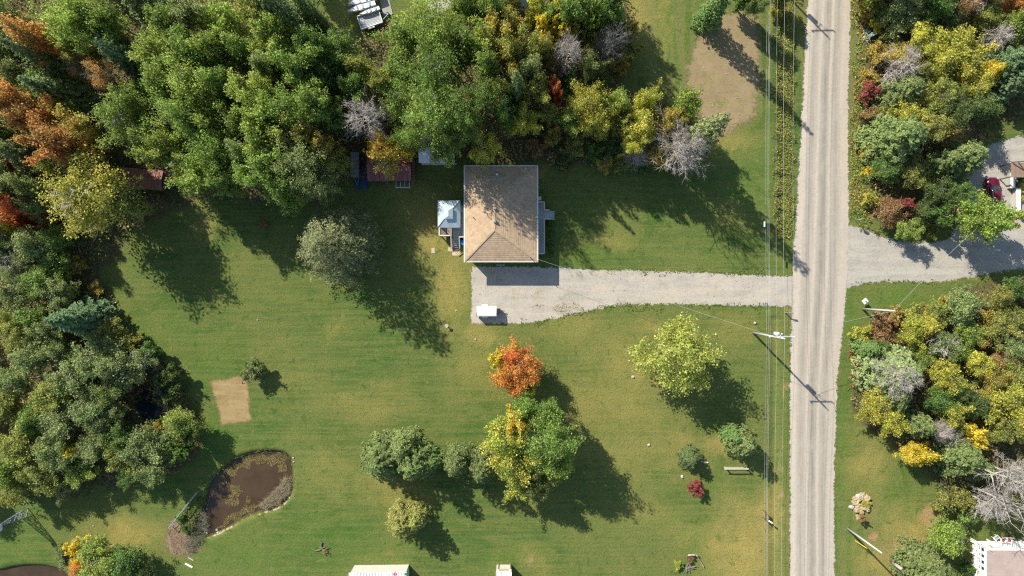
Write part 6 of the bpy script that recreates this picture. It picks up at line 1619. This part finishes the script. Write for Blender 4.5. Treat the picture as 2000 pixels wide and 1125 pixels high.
# ------------------------------------------------------------------ trailers and boats at the top edge
g = G(722, 37, .8); RZT = math.radians(19)
t = thing('utility_trailer', 'flat utility trailer with white rails and grey plank bed at the top edge', 'trailer', (g.x, g.y, 0), RZT)
L, Wd = 3.1, 1.9
for sy in (-1, 1): mb = MB(); mb.box((0, sy * Wd / 2, .62), (L, .08, .34)); part('side_rail', mb, M_white, t)
for sx in (-1, 1): mb = MB(); mb.box((sx * L / 2, 0, .62), (.08, Wd - .09, .34)); part('end_rail', mb, M_white, t)
for i in range(10):
    mb = MB(); mb.box((0, -Wd / 2 + .13 + i * .18, .52), (L - .1, .15, .05)); part('bed_plank', mb, mat('silver_plank', (0.42, 0.43, 0.43), (0.34, 0.35, 0.35)), t)
for sy in (-1, 1):
    mb = MB().tube((-.2, sy * (Wd / 2 + .06), .32), (-.2, sy * (Wd / 2 + .26), .32), .32, n=14); part('wheel', mb, M_black, t)
    mb = MB(); mb.box((-.2, sy * (Wd / 2 + .17), .70), (.95, .26, .05)); mb.box((-.66, sy * (Wd / 2 + .17), .58), (.05, .26, .24)); mb.box((.26, sy * (Wd / 2 + .17), .58), (.05, .26, .24)); part('mudguard', mb, M_white, t)
mb = MB(); mb.bar((L / 2, .6, .45), (L / 2 + 1.1, 0, .42), .08); mb.bar((L / 2, -.6, .45), (L / 2 + 1.1, 0, .42), .08); part('tongue', mb, M_galv, t)
def boat(px, py, L, W, label, rz):
    g = G(px, py, .8); t = thing('boat', label, 'boat', (g.x, g.y, 0), rz)
    mb = MB(); secs = []; n = 10
    for i in range(n + 1):
        s = i / n; w_ = W / 2 * (1 - max(0, (s - .45) / .55) ** 2.2) + .02; z0_ = .45 + .12 * s ** 3
        secs.append([(-L / 2 + L * s, -w_, 1.0 + .1 * s), (-L / 2 + L * s, -w_ * .75, .62), (-L / 2 + L * s, 0, z0_), (-L / 2 + L * s, w_ * .75, .62), (-L / 2 + L * s, w_, 1.0 + .1 * s)])
    vs = [p for s in secs for p in s]; fs = []
    for i in range(n):
        for k in range(4): fs.append((i * 5 + k, i * 5 + k + 1, (i + 1) * 5 + k + 1, (i + 1) * 5 + k)[::-1])
    fs.append((0, 1, 2, 3, 4)); mb.add(vs, fs); part('hull', mb, M_white, t)
    mb = MB(); vs = [p for s in secs for p in ((s[0][0], s[0][1] * .82, s[0][2] - .06), (s[0][0], s[4][1] * .82, s[0][2] - .06))]; mb.add(vs, [(2 * i, 2 * i + 2, 2 * i + 3, 2 * i + 1) for i in range(n)]); part('deck', mb, M_whitemetal, t)
    for s in (.2, .45, .65): w_ = W / 2 * .8; mb = MB(); mb.box((-L / 2 + L * s, 0, 1.03), (.25, 2 * w_ * .85, .06)); part('thwart', mb, M_galv, t)
    mb = MB()
    for sy in (-1, 1): mb.bar((-L / 2, sy * W * .3, .38), (L / 2 + .4, 0, .38), .07)
    for sx in (-.2,): mb.tube((sx, -W / 2 - .05, .28), (sx, W / 2 + .05, .28), .26, n=12)
    part('cradle', mb, M_galv, t)
    return t
boat(706, 14, 4.0, .85, 'long white boat hull with pointed bow between the trailer and the upper boat', math.radians(199))
boat(712, -2, 4.8, 1.1, 'larger white boat hull cut by the top edge', math.radians(199))
boat(722, 22, 2.9, .55, 'narrow white boat next to the flat trailer', math.radians(199))
g = G(754, 12); o = obj('concrete_pad', MB().box((0, 0, .04), (1.3, 2.6, .08)).mesh('concrete_pad', M_conc), None, (g.x, g.y, 0), math.radians(14)); tag(o, 'grey concrete slab beside the boats at the top edge', 'slab')
g = G(757, 27); t = thing('tool_box', 'small dark box with handle at the lower end of the concrete slab', 'box', (g.x, g.y, 0), .4)
mb = MB(); mb.box((0, 0, .22), (.35, .25, .28)); part('case', mb, M_black, t, bev=.02); mb = MB(); mb.box((0, 0, .38), (.2, .03, .03)); part('handle', mb, M_galv, t)
cx, cy, w, d = img_rect(1014, -45, 1031, 19, 2.6)
shed('grey_roofed_shed', 'narrow shed with grey ribbed roof at the top edge among shrubs', cx, cy, w - .1, d - .1, 2.5, .25, mat('grey_metal_roof', (0.40, 0.43, 0.48), (0.34, 0.37, 0.42), 1.2, 0.5, .2), panel=.3, over=.05, wallm=M_siding, flat=True)

# ------------------------------------------------------------------ buildings cut by the bottom edge
cx, cy, w, d = img_rect(683, 1117, 795, 1200, 2.6)
shed('white_roofed_building', 'white ribbed metal roof cut by the bottom edge', cx, cy, w - .2, d - .2, 2.6, .3, M_whitemetal, rz=math.radians(.8), panel=.4, wallm=M_siding, flat=True)
g = G(772, 1117.5, 2.75); o = obj('red_bucket', MB().tube((0, 0, 0), (0, 0, .3), .2, .24, n=12).mesh('red_bucket', M_red), None, (g.x, g.y - .2, 2.62)); tag(o, 'red bucket on the edge of the white roof at the bottom', 'bucket')
g = G(795, 1117.5, 2.75); o = obj('green_bucket', MB().tube((0, 0, 0), (0, 0, .3), .18, .2, n=12).mesh('green_bucket', M_greenpaint), None, (g.x - .1, g.y - .2, 2.62)); tag(o, 'green bucket at the right corner of the white roof', 'bucket')
cx, cy, w, d = img_rect(968.5, 1116, 999.5, 1180, 2.4)
shed('small_white_shed', 'small white topped shed at the bottom edge below the watermark centre'.replace(' below the watermark centre', ' in the middle'), cx, cy, w - .1, d - .1, 2.4, .15, M_white, panel=.7, over=.05, wallm=M_siding, flat=True)
g = G(984, 1112, 2.0); t = thing('yellow_beam', 'yellowish timber beam with end blocks against the small white shed', 'beam', (g.x, g.y, 0))
mb = MB(); mb.box((0, 0, 2.0), (1.9, .08, .1)); part('beam', mb, M_lumber, t)
for sx in (-.8, .85): mb = MB(); mb.box((sx, -.12, 2.02), (.35, .28, .2)); part('end_block', mb, M_white, t)
for sx in (-.8, .85): mb = MB(); mb.box((sx, -.05, .98), (.1, .1, 1.9)); part('post', mb, M_lumber, t)
# white decked house
zr = 3.4
rx0, ry_ = WX(1927, zr), WY(1075, zr)
hs = thing('white_decked_house', 'house with taupe roof and white wraparound deck at the bottom right corner', 'house', (rx0, ry_, 0))
RW, RD = 11.0, 9.0
mb = MB(); mb.add([(0, 0, zr - .04), (RW, 0, zr - .04), (RW, -RD, zr - .04), (0, -RD, zr - .04), (4.4, -3.5, zr + 1.3), (4.4, -5.5, zr + 1.3)], [(0, 1, 4), (1, 2, 5, 4), (2, 3, 5), (3, 0, 4, 5), (3, 2, 1, 0)]); 
rf = part('roof', mb, M_shingle2, hs)
mb = MB(); wallbox(mb, .4, RW - .4, -RD + .4, -.4, 0, zr - .08); part('wall', mb, M_white, hs)
A, B_, C_, D_ = (0, -RD, zr), (RW, -RD, zr), (RW, 0, zr), (0, 0, zr); R0_, R1_ = (4.75, -4.6, zr + .75), (4.75, -4.4, zr + .75)
# two plain slopes meeting on a ridge that runs down the picture
rf.data = MB().add([(0, 0, zr - .03), (4.75, 0, zr + .72), (RW, 0, zr - .03), (0, -RD, zr - .03), (4.75, -RD, zr + .72), (RW, -RD, zr - .03)], [(0, 1, 4, 3)[::-1], (1, 2, 5, 4)[::-1], (0, 2, 1), (3, 4, 5), (0, 3, 5, 2)]).mesh('roof', M_shingle2)
plane_courses('shingle_course', rf, (0, -RD, zr), (0, 0, zr), (4.75, -RD, zr + .75), (4.75, 0, zr + .75), .3, M_shingle2, .015)
plane_courses('shingle_course', rf, (RW, 0, zr), (RW, -RD, zr), (4.75, 0, zr + .75), (4.75, -RD, zr + .75), .3, M_shingle2, .015)
for a, c in (((-.05, -RD, zr - .06), (-.05, .1, zr - .06)), ((0, .055, zr - .06), (RW, .055, zr - .06))):
    mb = MB().bar(a, c, .1, .13); part('gutter', mb, M_white, hs)
dzz = 1.2
wx0 = WX(1905, dzz) - rx0; wy1 = WY(1057, dzz) - ry_
n = int((wy1 + .9) / .15)
for i in range(n):
    mb = MB(); mb.box(((wx0 + RW) / 2, wy1 - .075 - i * .15, dzz), (RW - wx0, .14, .04)); part('deck_board', mb, M_white, hs)
for i in range(int((0.35 - wx0) / .15)):
    mb = MB(); mb.box((wx0 + .075 + i * .15, (wy1 - n * .15 - RD) / 2, dzz), (.14, RD - (n * .15 - wy1) , .04)); part('deck_board', mb, M_white, hs)
mb = MB(); wallbox(mb, wx0 + .1, .35, -RD, wy1 - .1, .9, dzz - .03); wallbox(mb, .36, RW, -.38, wy1 - .1, .9, dzz - .03); part('deck_frame', mb, M_white, hs)
mb = MB()
for i in range(6): mb.box((wx0 + .2 + i * 2.2, wy1 - .2, .45), (.14, .14, .9)); mb.box((wx0 + .2, -i * 1.6, .45), (.14, .14, .9))
part('support_posts', mb, M_white, hs)
railing(hs, [(wx0 + .08, -RD), (wx0 + .08, wy1 - .08)], dzz, M_white, 1.8, .95, gap=.16)
railing(hs, [(wx0 + .08, wy1 - .08), (3.0, wy1 - .08)], dzz, M_white, 1.8, .95, gap=.16)
mb = MB().tube((wx0 + .05, wy1 + .05, .0), (wx0 - .0, wy1 + .1, 4.3), .045, .03, n=8); part('flag_pole', mb, M_white, hs)
mb = MB().tube((WX(1998, 3) - rx0, wy1 + .05, .0), (WX(1998, 3) - rx0, wy1 + .1, 3.6), .06, n=8); part('corner_post', mb, M_white, hs)
for i in range(4):
    mb = MB(); y_ = -.35 - i * .85; mb.box((.34, y_, 1.9), (.03, .38, .9)); part('window', mb, M_glass, hs)
def chair(px, py, label, rz, cushion=True):
    g = G(px, py, 1.7); t = thing('garden_chair', label, 'chair', (g.x, g.y, 1.22), rz, 'white garden chairs on the deck')
    for sx in (-.26, .26):
        for sy in (-.25, .25): mb = MB(); mb.box((sx, sy, .2), (.05, .05, .4)); part('leg', mb, M_white, t)
    mb = MB(); mb.box((0, 0, .42), (.6, .58, .05)); part('seat', mb, M_white, t, bev=.01)
    for i in range(5): mb = MB(); mb.bar((-.22 + i * .11, .3, .43), (-.26 + i * .13, .62, 1.05), .09, .03); part('back_slat', mb, M_white, t)
    for sx in (-.33, .33): mb = MB(); mb.box((sx, .02, .62), (.12, .66, .04)); part('armrest', mb, M_white, t); mb = MB(); mb.box((sx, -.25, .5), (.05, .05, .2)); part('arm_post', mb, M_white, t)
    if cushion: mb = MB().blob((0, .05, .52), (.2, .2, .1), 10, 6, 1, .1); part('cushion', mb, M_red, t, True)
chair(1959, 1056, 'white garden chair with red cushion, left of the two on the white deck', math.radians(8))
chair(1970, 1056, 'white garden chair with red cushion, right of the two on the white deck', math.radians(-12))
chair(1946, 1051, 'white garden chair without cushion left of the cushioned pair', math.radians(40), False)

# ------------------------------------------------------------------ patio by the side driveway
g = G(1974, 322, 2.3)
pg = thing('patio_pergola', 'brown roofed pergola at the right edge above the red car', 'pergola', (g.x, g.y, 0))
for i in range(14): mb = MB(); mb.box((.15 + i * .2, -.7, 2.3), (.18, 2.0, .05)); part('roof_board', mb, mat('brown_roof_board', (0.27, 0.19, 0.13), (0.2, 0.14, 0.1)), pg)
for a, c in (((0.05, .35, 2.36), (2.8, .55, 2.36)), ((.25, .2, 2.38), (2.0, -.9, 2.38)), ((1.0, .35, 2.38), (1.9, -.9, 2.38))): mb = MB().bar(a, c, .1, .06); part('beam', mb, M_darkwood, pg)
for p in ((.15, -1.6), (.15, .2), (2.6, -1.6), (2.6, .2)): mb = MB(); mb.box((p[0], p[1], 1.13), (.12, .12, 2.27)); part('post', mb, M_darkwood, pg)
for i, (px0, py0, px1, py1, lab) in enumerate(((1974, 339, 1982, 367, 'upper white patio wall below the brown pergola'), (1985, 368, 1993, 414, 'long white patio wall beside the yellow flower bushes'))):
    a = rect(px0, py0, px1, py1, .8); mb = MB(); wallbox(mb, -(a[1] - a[0]) / 2, (a[1] - a[0]) / 2, -(a[3] - a[2]) / 2, (a[3] - a[2]) / 2, 0, .8)
    t = thing('patio_wall', lab, 'wall', ((a[0] + a[1]) / 2, (a[2] + a[3]) / 2, 0)); part('body', mb, M_palestone, t); mb = MB(); mb.box((0, 0, .83), (a[1] - a[0] + .06, a[3] - a[2] + .06, .06)); part('coping', mb, M_white, t)
g = G(1998, 343, .5); t = thing('patio_sofa', 'grey patio seat with orange cushion at the right edge', 'seat', (g.x, g.y, 0))
mb = MB(); mb.box((0, 0, .2), (1.2, .7, .4)); part('base', mb, M_darkwood, t); mb = MB(); mb.box((-.1, 0, .46), (.8, .5, .12)); part('cushion', mb, mat('orange_cloth', (0.62, 0.15, 0.03), (0.55, 0.12, 0.03)), t, bev=.04)

# ------------------------------------------------------------------ the parked car
g = G(1940, 375, .8)
car = thing('parked_car', 'dark red car parked on the side driveway, its rear under a tree', 'car', (g.x + .05, g.y - .2, 0))
def loft(secs, close=True):
    mb = MB(); k = len(secs[0]); vs = [p for s in secs for p in s]; fs = []
    for i in range(len(secs) - 1):
        for j in range(k - 1): fs.append((i * k + j, i * k + j + 1, (i + 1) * k + j + 1, (i + 1) * k + j))
        fs.append((i * k + k - 1, i * k, (i + 1) * k, (i + 1) * k + k - 1))
    if close: fs += [tuple(range(k))[::-1], tuple(range((len(secs) - 1) * k, len(secs) * k))]
    return mb.add(vs, fs)
def sec(y, w, zb, zt, cr): return [(-w, y, zb), (-w * 1.0, y, zt - .25), (-w * .96, y, zt - .08), (-w * .8, y, zt), (0, y, zt + cr), (w * .8, y, zt), (w * .96, y, zt - .08), (w, y, zt - .25), (w, y, zb), (0, y, zb)]
# y runs to the nose
body = [sec(2.25, .55, .35, .62, .02), sec(2.15, .72, .25, .70, .03), sec(1.9, .84, .22, .80, .04), sec(1.4, .89, .22, .88, .05), sec(.95, .90, .22, .95, .04), sec(0, .91, .22, .98, .0), sec(-1.5, .91, .22, 1.0, .0), sec(-2.05, .88, .25, .98, .0), sec(-2.25, .78, .35, .85, .0)]
part('body', loft(body), M_carred, car, True)
def gsec(y, w0, w1, z0_, z1_): return [(-w0, y, z0_), (-w1, y, z1_ - .06), (-w1 * .85, y, z1_), (0, y, z1_ + .03), (w1 * .85, y, z1_), (w1, y, z1_ - .06), (w0, y, z0_)]
cab = [gsec(1.05, .74, .70, .94, 1.0), gsec(.35, .80, .64, .96, 1.42), gsec(-.2, .82, .66, .96, 1.50), gsec(-1.3, .82, .66, .96, 1.50), gsec(-2.0, .78, .6, .96, 1.38), gsec(-2.15, .72, .55, .94, 1.0)]
part('window', loft(cab), M_glass, car, True)
part('roof', loft([gsec(.22, .68, .66, 1.40, 1.475), gsec(-.2, .70, .68, 1.46, 1.53), gsec(-1.3, .70, .68, 1.46, 1.53), gsec(-1.95, .64, .61, 1.36, 1.42)]), M_carred, car, True)
for sx in (-1, 1):
    for (ya, yb, za, zb) in ((1.0, .25, 1.0, 1.43), (-.5, -.55, .98, 1.46), (-1.95, -2.1, 1.38, .98)): part('pillar', MB().bar((sx * .76, ya, za), (sx * .69, yb, zb), .07, .05), M_carred, car)
    mb = MB(); mb.bar((sx * .60, .1, 1.57), (sx * .60, -1.7, 1.55), .045, .04); part('roof_rail', mb, M_galv, car)
    mb = MB().blob((sx * 1.02, .72, 1.02), (.12, .07, .08), 8, 5, 1, 0); part('mirror', mb, M_carred, car, True)
    mb = MB().blob((sx * .62, 2.1, .66), (.19, .10, .08), 8, 5, 1, 0); part('headlight', mb, M_whitemetal, car, True)
    for y_ in (1.4, -1.4):
        mb = MB().tube((sx * .72, y_, .32), (sx * .93, y_, .32), .32, n=18); wh = part('wheel', mb, M_black, car); mb = MB().tube((sx * .92, y_, .32), (sx * .945, y_, .32), .2, n=12); part('rim', mb, M_galv, wh)
mb = MB(); mb.box((0, 2.22, .42), (1.2, .12, .16)); part('bumper', mb, M_carred, car, bev=.04)

print('triangles', sum(len(m_.polygons) * 2 for m_ in bpy.data.meshes), 'objects', len(bpy.data.objects))
